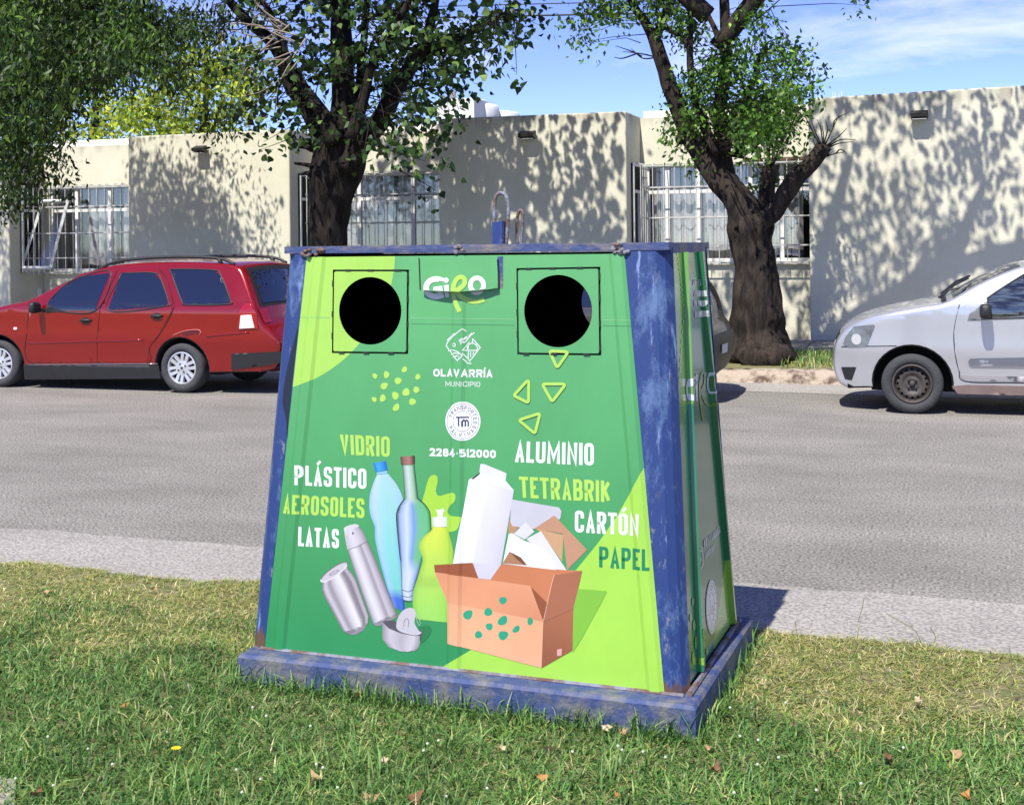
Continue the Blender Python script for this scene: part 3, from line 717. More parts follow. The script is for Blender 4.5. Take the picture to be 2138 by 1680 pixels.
# --- sunlit yellow-green trees beyond the building
GD = [rgb(*c)[:3] for c in ((152, 170, 46), (172, 186, 54), (190, 198, 68), (126, 150, 46), (98, 126, 42))]
for (cl, Y, lab, tx) in (([(200, 240, 75, 65), (140, 270, 50, 50), (245, 275, 50, 40), (180, 300, 100, 40)], 34, 'pale yellow-green bushy tree beyond the roof at far left', 190),
                         ([(430, 120, 70, 55, .8), (460, 180, 80, 70), (390, 220, 80, 60), (330, 260, 80, 50), (300, 230, 60, 60), (420, 265, 110, 50), (505, 150, 40, 60, .8), (515, 130, 30, 30, .7), (480, 260, 60, 40), (370, 150, 50, 50, .6)], 31, 'tall yellow-green tree beyond the roof between the dark tree and the poplar', 420)):
    c = on_y(tx, 520, Y)
    t = empty('background_tree', lab, 'tree', (c[0], Y, 0.05), 'sunlit trees beyond the building')
    b = MB(); pp = limb(b, [(tx, 560, .35), (tx, 420, .28), (tx+6, 300, .18), (tx+10, 200, .08), (tx+14, 130, .03)], Y, 8)
    cen = sprays(cl, Y, 9, 2.5); twigs(b, cen, pp, 60, .02)
    inv(b.build('trunk', m_bark_b, smooth=True), t)
    V, T, C = leaves(cen, 16, .32, .19, .5, GD, .3)
    inv(np_mesh('crown', V, T, C, m_leaf_d), t)
# ------------------------------------------------------------------ cars
m_tyre = mat('tyre rubber', rgb(58, 58, 60), .85, var=.25, vscale=20)
m_blackpl = mat('black plastic', rgb(34, 34, 36), .55, var=.2, vscale=12)
m_under = mat('underbody black', (.008, .008, .008, 1), .95)
m_alloy = mat('alloy silver', rgb(205, 206, 208), .35, metal=.55, var=.08)
m_steel = mat('dark steel wheel', rgb(74, 68, 64), .6, metal=.3, var=.3, vscale=15)
m_hole = mat('black hole', (.004, .004, .004, 1), .9)
m_carglass = mat('tinted car glass', rgb(20, 24, 38), .03, spec=1.0, coat=.6)
m_clearglass = mat('car glass with pale interior', rgb(70, 82, 92), .04, color2=rgb(14, 18, 24), vscale=7, ramp=(.42, .58), stretch=(.7, 1, 6), spec=1.0, coat=.5)
m_redlens = mat('red lens', rgb(150, 12, 14), .12, coat=.8)
m_whitelens = mat('clear lens', rgb(215, 215, 218), .15, coat=.8, var=.15, vscale=60)
m_seam = mat('panel gap', (.01, .008, .008, 1), .9)
m_chrome = mat('chrome badge', rgb(215, 215, 215), .15, metal=.9)
m_headlens = mat('headlamp glass', rgb(112, 118, 122), .08, coat=1.0, var=.45, vscale=9)
m_bulb = mat('lamp reflector', rgb(232, 235, 238), .12, metal=.6)

class Car:
    def __init__(s, name, label, yc, hw, belt, prof, paint, arches, ends, tum=.30, rad=.05, crown=.045, group='cars parked along the far kerb'):
        s.yc, s.hw, s.belt, s.tum = yc, hw, belt, tum; s.xf, s.xr, s.tf, s.tr = ends
        s.x0 = (s.xf+s.xr)/2
        s.t = empty(name, label, 'car', (s.x0, yc, 0), group)
        s.paint = paint; s.twin = {}
        # closed outline: top profile front->rear, then underside rear->front with arches
        P = [np.array(p) for p in crom(prof, 5)]; ntop = len(P)
        und = []; zs = .21
        for (cx, cz, R) in sorted(arches, key=lambda a: -a[0]):
            a0 = math.asin(min(1, max(-1, (zs+.03-cz)/R)))
            for k in range(19):
                a = a0+(math.pi-2*a0)*k/18; und.append((cx+R*math.cos(a), cz+R*math.sin(a)))
        Q = []; allp = [tuple(p) for p in P]+und
        for i, p in enumerate(allp):
            q = allp[(i+1) % len(allp)]; n = max(1, int(math.hypot(q[0]-p[0], q[1]-p[1])/.06))
            for k in range(n): Q.append((np.array(p)*(1-k/n)+np.array(q)*k/n, i < ntop-1))
        pts = np.array([q[0] for q in Q]); top = np.array([q[1] for q in Q]); n = len(pts)
        tang = np.roll(pts, -1, 0)-np.roll(pts, 1, 0); tang /= np.linalg.norm(tang, axis=1)[:, None]+1e-9
        nin = np.stack([tang[:, 1], -tang[:, 0]], 1)                        # clockwise outline (front, up, rear): inward normal
        r = np.where(top, rad, .018)
        s.pts, s.top, s.nin, s.r, s.crown, s.n = pts, top, nin, r, crown, n
        s.ntop = ntop
        b = MB(); rings = []
        for sgn in (-1, 1):
            ri = []
            for k in range(5):
                ph = math.pi/2*k/4
                ins = r*(1-math.cos(math.pi/2-ph)) if False else r*(1-math.sin(ph)); yin = r*(1-math.cos(ph))
                pp = pts+nin*ins[:, None]
                yy = np.array([s.side(*(pts[i]+nin[i]*r[i])) for i in range(n)])-yin
                ri.append((pp, yy))
            rings.append(ri)
        T = np.linspace(-1, 1, 15)
        strips = []
        pp, yy = rings[0][4]
        for t in T:
            cr = np.where(top, crown*(1-t*t)-crown*0.0, 0)
            strips.append([(pp[i][0]-nin[i][0]*cr[i], yy[i]*t, pp[i][1]-nin[i][1]*cr[i]) for i in range(n)])
        def ringpts(k, sg): return [(rings[0][k][0][i][0], sg*rings[0][k][1][i], rings[0][k][0][i][1]) for i in range(n)]
        seq = [ringpts(k, -1) for k in range(4)]+strips+[ringpts(k, 1) for k in (3, 2, 1, 0)]
        vs = [p for sq in seq for p in sq]; fs = []
        mi = []
        for a in range(len(seq)-1):
            for i in range(n):
                fs.append((a*n+i, a*n+(i+1) % n, (a+1)*n+(i+1) % n, (a+1)*n+i)); mi.append(0 if top[i] else 1)
        vs = [(x-s.x0, y, z) for x, y, z in vs]
        o0 = len(b.v); b.v += vs; b.c += [(1, 1, 1)]*len(vs); b.f += fs; b.m += mi
        ip = [tuple(pts[i]+nin[i]*r[i]) for i in range(n)]
        for sg in (-1, 1):
            v, tr = cdt(ip, grid=.05)
            vv = [(x-s.x0, sg*s.side(x, z), z) for x, z in v]
            tr = [t if sg < 0 else t[::-1] for t in tr]
            b.add(vv, tr, 0)
        s.body = b.build('body', [paint, m_under], s.t, smooth=True)
        bm = bmesh.new(); bm.from_mesh(s.body.data); bmesh.ops.remove_doubles(bm, verts=bm.verts, dist=.0008)
        bmesh.ops.recalc_face_normals(bm, faces=bm.faces)
        bm.to_mesh(s.body.data); bm.free()
        for (cx, cz, R) in arches:
            b = MB(); b.box((cx-R-.03-s.x0, -hw+.30, .2), (cx+R+.03-s.x0, hw-.30, cz+R+.03)); b.build('wheel_well', m_under, s.t)
    def side(s, x, z):
        y = s.hw
        if z > s.belt: y -= s.tum*(z-s.belt)+.10*(z-s.belt)**2
        else: y -= .05*((s.belt-z)/.7)**2 - .010*math.exp(-((z-.62)/.10)**2)
        f = max(0, (s.xf+.95-x)/.95); y -= s.tf*f**2.4
        f = max(0, (x-s.xr+.75)/.75); y -= s.tr*f**2.4
        return y
    def px(s, px, py):
        x, z = s.x0, .8
        for _ in range(6):
            p = on_y(px, py, s.yc-s.side(x, z)); x, z = p[0], p[2]
        return (x, z)
    def patch(s, name, poly, m, off=.004, parent=None, grid=.05, rad=0.0, ispx=True, both=True, skirt=.012, smooth=True):
        P = [s.px(*p) for p in poly] if ispx else poly
        if rad: P = [tuple(q) for q in fillet(P, rad)]
        if sum(P[i-1][0]*P[i][1]-P[i][0]*P[i-1][1] for i in range(len(P))) < 0: P = P[::-1]
        Q = []
        for i, p in enumerate(P):
            q = P[(i+1) % len(P)]; n = max(1, int(math.hypot(q[0]-p[0], q[1]-p[1])/.05))
            Q += [(p[0]*(1-k/n)+q[0]*k/n, p[1]*(1-k/n)+q[1]*k/n) for k in range(n)]
        v, tr = cdt(Q, grid=grid); first = None
        for sg in ((-1, 1) if both else (-1,)):
            b = MB()
            b.add([(x-s.x0, sg*(s.side(x, z)+off), z) for x, z in v], [t if sg < 0 else t[::-1] for t in tr])
            n = len(Q)
            w = [(x-s.x0, sg*(s.side(x, z)+o), z) for o in (off, off-skirt) for x, z in Q]
            f = [(i, (i+1) % n, n+(i+1) % n, n+i) for i in range(n)]
            b.add(w, [q[::-1] for q in f] if sg < 0 else f)
            o = b.build(name, m, s.par(parent, sg))
            o.data.polygons.foreach_set('use_smooth', [True]*len(o.data.polygons))
            if first is None: first = o
            else: s.twin[first.name] = o
        return first
    def par(s, parent, sg):
        if parent is None: return s.t
        return s.twin.get(parent.name, parent) if sg > 0 else parent
    def line(s, name, pts, m, r=.004, off=.001, parent=None, ispx=True, both=True):
        P = [s.px(*p) for p in pts] if ispx else pts
        P = crom(P, 6)
        for sg in ((-1, 1) if both else (-1,)):
            b = MB(); b.tube([(x-s.x0, sg*(s.side(x, z)+off), z) for x, z in P], r, 6)
            b.build(name, m, s.par(parent, sg), smooth=True)
    def skin(s, name, za, zb, xa, xb, t0, t1, m, off=.005, parent=None):
        """patch on the top skin: outline points with x in (xa,xb) and z in (za,zb), across t0..t1"""
        idx = [i for i in range(s.n) if s.top[i] and xa <= s.pts[i][0] <= xb and za <= s.pts[i][1] <= zb]
        b = MB(); T = np.linspace(t0, t1, 13); vs = []
        for t in T:
            for i in idx:
                p = s.pts[i]; nn = s.nin[i]; y = s.side(*(p+nn*s.r[i]))-s.r[i]; c = s.crown*(1-t*t)+off
                vs.append((p[0]-nn[0]*c-s.x0, y*t, p[1]-nn[1]*c))
        k = len(idx)
        b.add(vs, [(a*k+i, a*k+i+1, (a+1)*k+i+1, (a+1)*k+i) for a in range(len(T)-1) for i in range(k-1)])
        return b.build(name, m, parent or s.t, smooth=True)
    def wheel(s, cx, cz, R, rimfun, w=.19, near_off=.02):
        for sg in (-1, 1):
            W = empty_part('wheel', s.t, (cx-s.x0, sg*(s.hw-near_off), cz)); W.rotation_euler = (0, 0, 0 if sg < 0 else math.pi)
            b = MB(); ri = R*.655
            b.lathe([(ri, .02), (ri+.006, .004), (R*.80, -.012), (R*.93, 0.0), (R*.985, .02), (R, .05), (R, w-.05), (R*.97, w-.01), (ri, w)], 48)
            for a in range(2): pass
            b.build('tyre', m_tyre, W, smooth=True)
            rimfun(W, ri)
def empty_part(name, parent, loc):
    o = bpy.data.objects.new(name, None); COL.objects.link(o); o.parent = parent; o.location = loc; o.empty_display_size = .1; return o

def rim_alloy(W, R):
    b = MB()
    b.lathe([(R, .03), (R, .008), (R-.012, .004), (R-.02, .016), (R-.022, .06)], 48)
    b.lathe([(0, .008), (.03, .008), (.034, .012), (.085, .016), (.09, .03)], 32)
    for k in range(6):
        a = 2*math.pi*k/6+.26
        for off in (-.027, .027):
            c, sn = math.cos(a), math.sin(a); tx, tz = -sn, c
            h0, h1 = .017, .021
            o1, o2 = off*.9, off*1.35
            q = []
            for y in (.014, .05):
                q.append([(c*.07+tx*(o1-h0), y+.004, sn*.07+tz*(o1-h0)), (c*.07+tx*(o1+h0), y+.004, sn*.07+tz*(o1+h0)),
                          (c*(R-.012)+tx*(o2+h1), y-.004, sn*(R-.012)+tz*(o2+h1)), (c*(R-.012)+tx*(o2-h1), y-.004, sn*(R-.012)+tz*(o2-h1))])
            b.hexa(q[1]+q[0])
    o = b.build('rim', m_alloy, W, smooth=False)
    b = MB(); b.lathe([(0, .075), (R, .075)], 32)
    b.build('brake_backing', m_hole, W)
    b = MB()
    for k in range(4):
        a = 2*math.pi*k/4+.5; b.lathe([(0, .006), (.011, .006), (.012, .014)], 10, org=(.052*math.cos(a), 0, .052*math.sin(a)))
    b.lathe([(0, .004), (.017, .005), (.018, .01)], 14)
    b.build('wheel_bolts', m_steel, W)
def rim_steel(W, R):
    b = MB()
    b.lathe([(R, .03), (R, .002), (R-.012, -.004), (R-.022, .008), (R-.03, .05), (R-.036, .058)], 56)
    v, T = cdt([(R-.034)*np.array((math.cos(a), math.sin(a))) for a in np.linspace(0, 2*math.pi, 57)[:-1]],
               [np.array((.137*math.cos(a), .137*math.sin(a)))+.0125*np.array([[math.cos(q), math.sin(q)] for q in np.linspace(0, 2*math.pi, 13)[:-1]]) for a in np.linspace(0, 2*math.pi, 17)[:-1]], grid=.014)
    def hgt(r): return .055-.022*max(0, 1-((r-.118)/.045)**2) if r > .073 else .055-.012*math.exp(-((r-.05)/.02)**2)
    b.add([(x, hgt(math.hypot(x, z)), z) for x, z in v], T)
    b.build('rim', m_steel, W, smooth=True)
    b = MB(); b.lathe([(0, .10), (R, .10)], 32); b.build('brake_backing', m_hole, W)
    b = MB()
    for k in range(4):
        a = 2*math.pi*k/4+.75; b.lathe([(0, .022), (.010, .022), (.011, .05)], 6, org=(.05*math.cos(a), 0, .05*math.sin(a)))
    b.lathe([(0, .012), (.02, .014), (.026, .02), (.028, .055)], 20)
    b.build('wheel_bolts', m_steel, W, smooth=True)

def mirror(car, px, py, m, size=(.075, .16, .13)):
    x, z = car.px(px, py)
    L, D, H = size
    for sg in (-1, 1):
        b = MB(); y0 = car.side(x, z)
        vs = []; fs = []; nn = 10
        for i in range(nn+1):
            for j in range(16):
                th = math.pi*i/nn; ph = 2*math.pi*j/16
                sx, sy, sz = math.sin(th)*math.cos(ph), math.cos(th), math.sin(th)*math.sin(ph)
                f = lambda v: math.copysign(abs(v)**.6, v)
                vs.append((x-car.x0+f(sx)*L*.5, sg*(y0+.04+D*.5+f(sy)*D*.5), z+f(sz)*H*.5))
        for i in range(nn):
            for j in range(16): fs.append((i*16+j, i*16+(j+1) % 16, (i+1)*16+(j+1) % 16, (i+1)*16+j))
        b.add(vs, fs)
        b.hexa([(x-car.x0-.03, sg*(y0-.02), z-H*.45), (x-car.x0+.08, sg*(y0-.02), z-H*.45), (x-car.x0+.03, sg*(y0+.06), z-H*.35), (x-car.x0-.02, sg*(y0+.06), z-H*.35),
                (x-car.x0-.03, sg*(y0-.02), z-H*.15), (x-car.x0+.08, sg*(y0-.02), z-H*.15), (x-car.x0+.03, sg*(y0+.06), z-H*.1), (x-car.x0-.02, sg*(y0+.06), z-H*.1)])
        b.build('wing_mirror', m, car.t, smooth=True)
def handle(car, px, py, parent, m, w=.16):
    x, z = car.px(px, py)
    for sg in (-1, 1):
        b = MB(); y = sg*(car.side(x, z)+.006); x1 = x-car.x0
        b.add([(x1+.055*math.cos(a), y, z+.04*math.sin(a)) for a in np.linspace(0, 2*math.pi, 17)[:-1]], [tuple(range(16))])
        b.tube([(x1-w/2, y, z), (x1-w*.3, y+sg*.022, z+.004), (x1+w*.3, y+sg*.024, z+.004), (x1+w/2, y, z)], [.012, .016, .016, .012], 8)
        b.build('handle', m, car.par(parent, sg), smooth=True)

# --- red estate car
m_red = mat('red car paint', rgb(140, 13, 12), .20, metal=.35, coat=1.0, var=.06, vscale=3, spec=.5)
prof = [(-12.12, .22), (-12.2, .42), (-12.18, .62), (-12.08, .75), (-11.85, .85), (-11.45, .945), (-11.05, 1.02), (-10.74, 1.085), (-10.35, 1.26), (-9.98, 1.41), (-9.62, 1.495), (-9.2, 1.525), (-8.7, 1.53), (-8.2, 1.515), (-7.93, 1.48), (-7.82, 1.40), (-7.66, 1.12), (-7.58, .95), (-7.52, .82), (-7.42, .73), (-7.34, .62), (-7.34, .46), (-7.42, .31), (-7.6, .26)]
red = Car('parked_car', 'glossy red estate car with black roof rails parked left of the container', 13.84, .84, .98, prof, m_red, [(-11.2, .29, .355), (-8.59, .29, .355)], (-12.2, -7.34, .22, .10))
d1 = red.patch('door', [(62, 646), (57, 690), (65, 757), (203, 757), (203, 700), (210, 640), (245, 564), (230, 563), (172, 571), (130, 596), (98, 630)], m_red, .005, rad=.02)
d2 = red.patch('door', [(207, 757), (204, 700), (213, 640), (250, 563), (330, 562), (345, 580), (360, 625), (359, 650), (330, 700), (312, 725), (307, 757)], m_red, .005, rad=.03)
red.line('panel_gap', [(62, 640), (57, 690), (65, 758), (204, 758), (203, 700), (211, 640), (247, 562)], m_seam, .006, -.001)
red.line('panel_gap', [(207, 759), (307, 758), (312, 725), (332, 700), (360, 650), (361, 625), (346, 579), (331, 561)], m_seam, .006, -.001)
for d, P in ((d1, [(100, 648), (104, 628), (136, 596), (174, 577), (232, 569), (200, 649)]), (d2, [(255, 570), (323, 570), (338, 587), (352, 630), (345, 639), (226, 647)])):
    red.patch('window', P, m_carglass, .009, parent=d, rad=.035)
    red.line('window_seal', P+[P[0]], m_blackpl, .009, .005, parent=d)
P = [(357, 567), (362, 562), (447, 564), (461, 575), (481, 625), (476, 635), (389, 636), (380, 628)]
red.patch('quarter_window', P, m_carglass, .006, rad=.03); red.line('window_seal', P+[P[0]], m_blackpl, .009, .003)
handle(red, 180, 669, d1, m_blackpl); handle(red, 328, 660, d2, m_blackpl)
red.line('side_moulding', [(62, 716), (120, 714), (205, 712), (300, 709)], m_red, .012, .002)
red.line('side_moulding', [(430, 702), (470, 698), (520, 694)], m_red, .012, .0)
red.patch('sill', [(50, 762), (332, 762), (336, 790), (52, 792)], m_blackpl, .008, rad=.01)
red.line('sill_trim', [(50, 761), (200, 760), (330, 759)], m_chrome, .004, .006)
red.patch('bumper_trim', [(484, 738), (610, 732), (612, 752), (560, 762), (484, 772)], m_blackpl, .012, rad=.01)
red.skin('bumper_trim', .30, .50, -7.6, -7.2, -1, 1, m_blackpl, .012)
tl = red.patch('tail_light', [(513, 632), (503, 645), (497, 688), (540, 686), (537, 655), (525, 636)], m_redlens, .012, rad=.015)
red.patch('reverse_lens', [(504, 658), (526, 657), (533, 684), (501, 686)], m_whitelens, .018, parent=tl, rad=.008)
red.skin('rear_window', 1.0, 1.46, -7.9, -7.5, -.93, .93, m_blackpl, .004)
red.skin('rear_glass', 1.04, 1.42, -7.9, -7.5, -.84, .84, m_carglass, .009)
red.skin('tail_light', .80, .98, -7.7, -7.4, -.995, -.80, m_redlens, .008); red.skin('tail_light', .80, .98, -7.7, -7.4, .80, .995, m_redlens, .008)
red.skin('windscreen', 1.12, 1.46, -10.8, -9.7, -.93, .93, m_carglass, .004)
for sg in (-1, 1):                                    # roof rails
    b = MB(); P = crom([(-9.86, 1.44), (-9.7, 1.515), (-9.4, 1.565), (-8.9, 1.59), (-8.4, 1.585), (-8.12, 1.555), (-7.98, 1.50)], 6)
    b.tube([(x-red.x0, sg*(red.side(x, 1.47)-.05), z) for x, z in P], .019, 8)
    b.tube([(-8.15-red.x0, sg*(red.side(-8.15, 1.47)-.05), 1.50), (-8.2-red.x0, sg*(red.side(-8.2, 1.47)-.05), 1.57)], .024, 8)
    b.build('roof_rail', m_blackpl, red.t, smooth=True)
mirror(red, 87, 641, m_blackpl, (.085, .17, .14))
red.patch('mirror_corner', [(96, 653), (100, 634), (112, 640), (135, 650)], m_blackpl, .012)
red.patch('indicator', [(29, 683), (36, 683), (36, 688), (29, 688)], m_whitelens, .008, rad=.01)
red.patch('dent', [(378, 693), (400, 687), (415, 690), (422, 695), (405, 698), (385, 702)], mat('darker red paint', rgb(84, 8, 8), .5), .003, both=False, rad=.01)  # dent drawn flat, as a patch of darker red
red.line('dent_crease', [(362, 700), (385, 691), (412, 688), (420, 693), (417, 698)], mat('pale red paint', rgb(205, 120, 110), .5), .004, .006, both=False)  # crease drawn as a thin line of paler red
for cx in (-11.2, -8.59): red.wheel(cx, .292, .292, rim_alloy, near_off=.03)

# --- silver hatchback
m_silver = mat('silver car paint', rgb(202, 203, 206), .30, metal=.6, coat=.9, var=.03, vscale=3)
prof = [(-1.06, .215), (-1.15, .27), (-1.2, .42), (-1.19, .60), (-1.14, .73), (-1.04, .84), (-.86, .93), (-.6, 1.0), (-.32, 1.055), (-.10, 1.10), (.22, 1.28), (.52, 1.41), (.80, 1.47), (1.2, 1.495), (1.8, 1.48), (2.25, 1.41), (2.5, 1.15), (2.64, .92), (2.72, .62), (2.7, .36), (2.6, .25)]
sil = Car('parked_car', 'silver hatchback with bare black steel wheels, nose pointing left, parked at the right edge', 14.0, .82, 1.03, prof, m_silver, [(-.43, .295, .37), (2.03, .295, .37)], (-1.2, 2.72, .26, .12))
d1 = sil.patch('door', [(2000, 645), (1992, 692), (1994, 735), (2002, 772), (2016, 795), (2300, 800), (2318, 640), (2270, 552), (2180, 545), (2068, 603)], m_silver, .004, rad=.02)
sil.line('panel_gap', [(2003, 636), (1992, 692), (1994, 735), (2002, 772), (2016, 796), (2120, 799), (2300, 801)], m_seam, .0055, -.001)
sil.patch('window', [(2062, 664), (2063, 628), (2068, 618), (2138, 574), (2180, 556), (2262, 556), (2298, 648)], m_clearglass, .009, parent=d1, rad=.02)
sil.line('window_seal', [(2062, 664), (2063, 628), (2068, 618), (2138, 573), (2180, 555)], m_blackpl, .010, .005, parent=d1)
sil.line('window_seal', [(2062, 665), (2150, 662), (2298, 650)], m_blackpl, .010, .005, parent=d1)
sil.patch('mirror_corner', [(2020, 669), (2024, 655), (2063, 626), (2062, 668)], mat('grey plastic', rgb(112, 114, 118), .5), .010)
mirror(sil, 2057, 648, m_blackpl, (.11, .19, .15))
mo = sil.patch('side_moulding', [(2021, 755), (2026, 748), (2300, 743), (2300, 765), (2026, 763)], mat('grey rubber moulding', rgb(104, 106, 112), .6), .020, rad=.02, parent=d1)
sil.line('panel_gap', [(1757, 724), (1800, 723), (1872, 722)], m_seam, .005, -.001)
hl = sil.patch('headlight', [(1759, 720), (1766, 702), (1783, 681), (1828, 677), (1822, 692), (1809, 724), (1775, 725)], m_headlens, .006, rad=.02)
x, z = sil.px(1788, 708)
for sg in (-1, 1):
    b = MB(); b.add([(x-sil.x0+.05*math.cos(a), sg*(sil.side(x+.05*math.cos(a), z)+.010), z+.055*math.sin(a)) for a in np.linspace(0, 2*math.pi, 21)[:-1]], [tuple(range(20))])
    b.build('reflector', m_bulb, sil.par(hl, sg))
sil.patch('fog_intake', [(1756, 766), (1788, 766), (1778, 794), (1764, 791)], m_blackpl, .004, rad=.01)
sil.patch('sill', [(1987, 806), (2022, 803), (2400, 812), (2400, 832), (2000, 822)], mat('dusty sill', rgb(122, 104, 98), .8, var=.2), .004)
sil.patch('wing_dirt', [(2004, 783), (2300, 790), (2300, 799), (2016, 795)], mat('road dirt on paint', rgb(150, 147, 146), .6), .0055)
sil.patch('rear_side_window', [(1.48, 1.07), (1.5, 1.39), (1.8, 1.37), (2.28, 1.14), (2.22, 1.07)], m_carglass, .006, rad=.04, ispx=False)
sil.skin('grille', .66, .76, -1.3, -1.0, -.8, .8, m_blackpl, .004)
sil.skin('number_plate', .42, .53, -1.3, -1.0, -.25, .25, m_white, .006)
sil.skin('windscreen', 1.12, 1.44, -.2, .75, -.93, .93, m_carglass, .004)
sil.skin('rear_window', 1.0, 1.38, 2.2, 2.8, -.9, .9, m_carglass, .005)
sil.skin('cowl', 1.075, 1.115, -.3, -.0, -.95, .95, m_blackpl, .004)
for (a, c) in (((-.16, -.62, 1.13), (.10, -.15, 1.30)), ((-.16, -.05, 1.15), (.12, .45, 1.31)), ((-.18, -.66, 1.13), (.02, -.70, 1.22))):
    b = MB(); b.tube([(a[0]-sil.x0, a[1], a[2]), ((a[0]+c[0])/2-sil.x0, (a[1]+c[1])/2, (a[2]+c[2])/2+.035), (c[0]-sil.x0, c[1], c[2]+.01)], .011, 6)
    b.build('wiper', m_blackpl, sil.t)
b = MB(); b.tube([(.62-sil.x0, -.5, 1.45), (.75-sil.x0, -.5, 1.53), (1.2-sil.x0, -.5, 1.55)], .012, 6); b.build('roof_bar', m_blackpl, sil.t)
for cx in (-.43, 2.03): sil.wheel(cx, .295, .293, rim_steel, near_off=.03)

# --- dark hatchback behind the container, only its tail in view
m_darkp = mat('dusty dark grey paint', rgb(62, 58, 54), .3, metal=.2, coat=.8, var=.25, vscale=8)
prof = [(-5.97, 0.22), (-6.07, 0.42), (-6.05, 0.62), (-5.94, 0.75), (-5.62, 0.9), (-5.17, 1.0), (-4.77, 1.06), (-4.32, 1.28), (-4.02, 1.41), (-3.72, 1.46), (-3.22, 1.46), (-2.84, 1.4), (-2.67, 1.27), (-2.57, 1.08), (-2.52, 0.88), (-2.46, 0.8), (-2.41, 0.66), (-2.43, 0.45), (-2.52, 0.3), (-2.67, 0.25)]
drk = Car('parked_car', 'dusty dark grey hatchback mostly hidden behind the container, its tail beside the pollarded tree', 14.0, .82, .98, prof, m_darkp, [(-5.37, .29, .355), (-3.12, .29, .355)], (-6.07, -2.41, .22, .14))
drk.skin('rear_window', .95, 1.32, -2.85, -2.4, -.86, .86, m_carglass, .006)
drk.skin('bumper', .34, .74, -2.54, -2.2, -1, 1, m_blackpl, .014)
drk.skin('number_plate', .52, .63, -2.52, -2.2, -.62, -.22, mat('pale number plate', rgb(190, 192, 196), .5, var=.3, vscale=40), .03)
drk.patch('side_window', [(-4.42, 1.03), (-4.05, 1.28), (-3.75, 1.38), (-3.62, 1.39), (-3.62, 1.03)], m_carglass, .006, rad=.04, ispx=False)
drk.patch('side_window', [(-3.52, 1.03), (-3.52, 1.39), (-3.05, 1.37), (-2.88, 1.10), (-2.95, 1.03)], m_carglass, .006, rad=.04, ispx=False)
b = MB(); b.tube([(-2.67-drk.x0, -.35, 1.24), (-2.58-drk.x0, -.45, 1.27), (-2.62-drk.x0, -.5, 1.31), (-2.52-drk.x0, -.52, 1.33)], .016, 6); b.build('rear_wiper', m_blackpl, drk.t)
for cx in (-5.37, -3.12): drk.wheel(cx, .29, .29, rim_steel, near_off=.03)
_rgb = rgb
def rgb(r, g, b, k=.68): return _rgb(r, g, b, k)
# ------------------------------------------------------------------ lettering drawn as strokes
GL = {
 'A': (1, [([(0, 0), (.5, 1), (1, 0)], 0, 0), ([(.17, .27), (.83, .27)], 0, 0)]),
 'B': (1, [([(0, .52), (0, 1), (.94, 1), (.94, .52)], 1, 'r'), ([(0, 0), (0, .52), (1, .52), (1, 0)], 1, 'r')]),
 'C': (1, [([(1, .68), (1, 1), (0, 1), (0, 0), (1, 0), (1, .32)], 0, 'a')]),
 'D': (1, [([(0, 0), (0, 1), (1, 1), (1, 0)], 1, 'r')]),
 'E': (.85, [([(1, 1), (0, 1), (0, 0), (1, 0)], 0, 0), ([(0, .52), (.85, .52)], 0, 0)]),
 'G': (1, [([(1, .7), (1, 1), (0, 1), (0, 0), (1, 0), (1, .46), (.55, .46)], 0, 'g')]),
 'I': (.0, [([(.5, 0), (.5, 1)], 0, 0)]),
 'K': (1, [([(0, 0), (0, 1)], 0, 0), ([(1, 1), (.04, .40)], 0, 0), ([(.34, .58), (1, 0)], 0, 0)]),
 'L': (.8, [([(0, 1), (0, 0), (1, 0)], 0, 0)]),
 'M': (1.35, [([(0, 0), (0, 1), (.5, .22), (1, 1), (1, 0)], 0, 0)]),
 'N': (1.05, [([(0, 0), (0, 1), (1, 0), (1, 1)], 0, 0)]),
 'O': (1, [([(0, 0), (0, 1), (1, 1), (1, 0)], 1, 'a')]),
 'P': (1, [([(0, 0), (0, 1), (1, 1), (1, .44), (0, .44)], 0, 'p')]),
 'R': (1, [([(0, 0), (0, 1), (1, 1), (1, .47), (0, .47)], 0, 'p'), ([(.55, .47), (1, 0)], 0, 0)]),
 'S': (1, [([(1, .72), (1, 1), (0, 1), (0, .55), (1, .45), (1, 0), (0, 0), (0, .28)], 0, 'a')]),
 'T': (.95, [([(0, 1), (1, 1)], 0, 0), ([(.5, 0), (.5, 1)], 0, 0)]),
 'U': (1, [([(0, 1), (0, 0), (1, 0), (1, 1)], 0, 'a')]),
 'V': (1, [([(0, 1), (.5, 0), (1, 1)], 0, 0)]),
 '0': (1, [([(0, 0), (0, 1), (1, 1), (1, 0)], 1, 'a')]),
 '1': (.35, [([(0, .82), (.8, 1), (.8, 0)], 0, 0)]),
 '2': (.95, [([(0, .72), (0, 1), (1, 1), (1, .58), (0, 0), (1, 0)], 0, '2')]),
 '4': (1, [([(.75, 0), (.75, 1), (0, .28), (1, .28)], 0, 0)]),
 '5': (.95, [([(.95, 1), (0, 1), (0, .56), (1, .56), (1, 0), (0, 0), (0, .2)], 0, '5')]),
 '6': (1, [([(1, .8), (1, 1), (0, 1), (0, 0), (1, 0), (1, .55), (0, .55)], 0, 'a')]),
 '8': (1, [([(.06, .52), (.06, 1), (.94, 1), (.94, .52)], 1, 'a'), ([(0, 0), (0, .52), (1, .52), (1, 0)], 1, 'a')]),
 '-': (.5, [([(0, .45), (1, .45)], 0, 0)]),
}
RAD = {'r': lambda n: None}
ACC = {'Á': 'A', 'É': 'E', 'Í': 'I', 'Ó': 'O'}
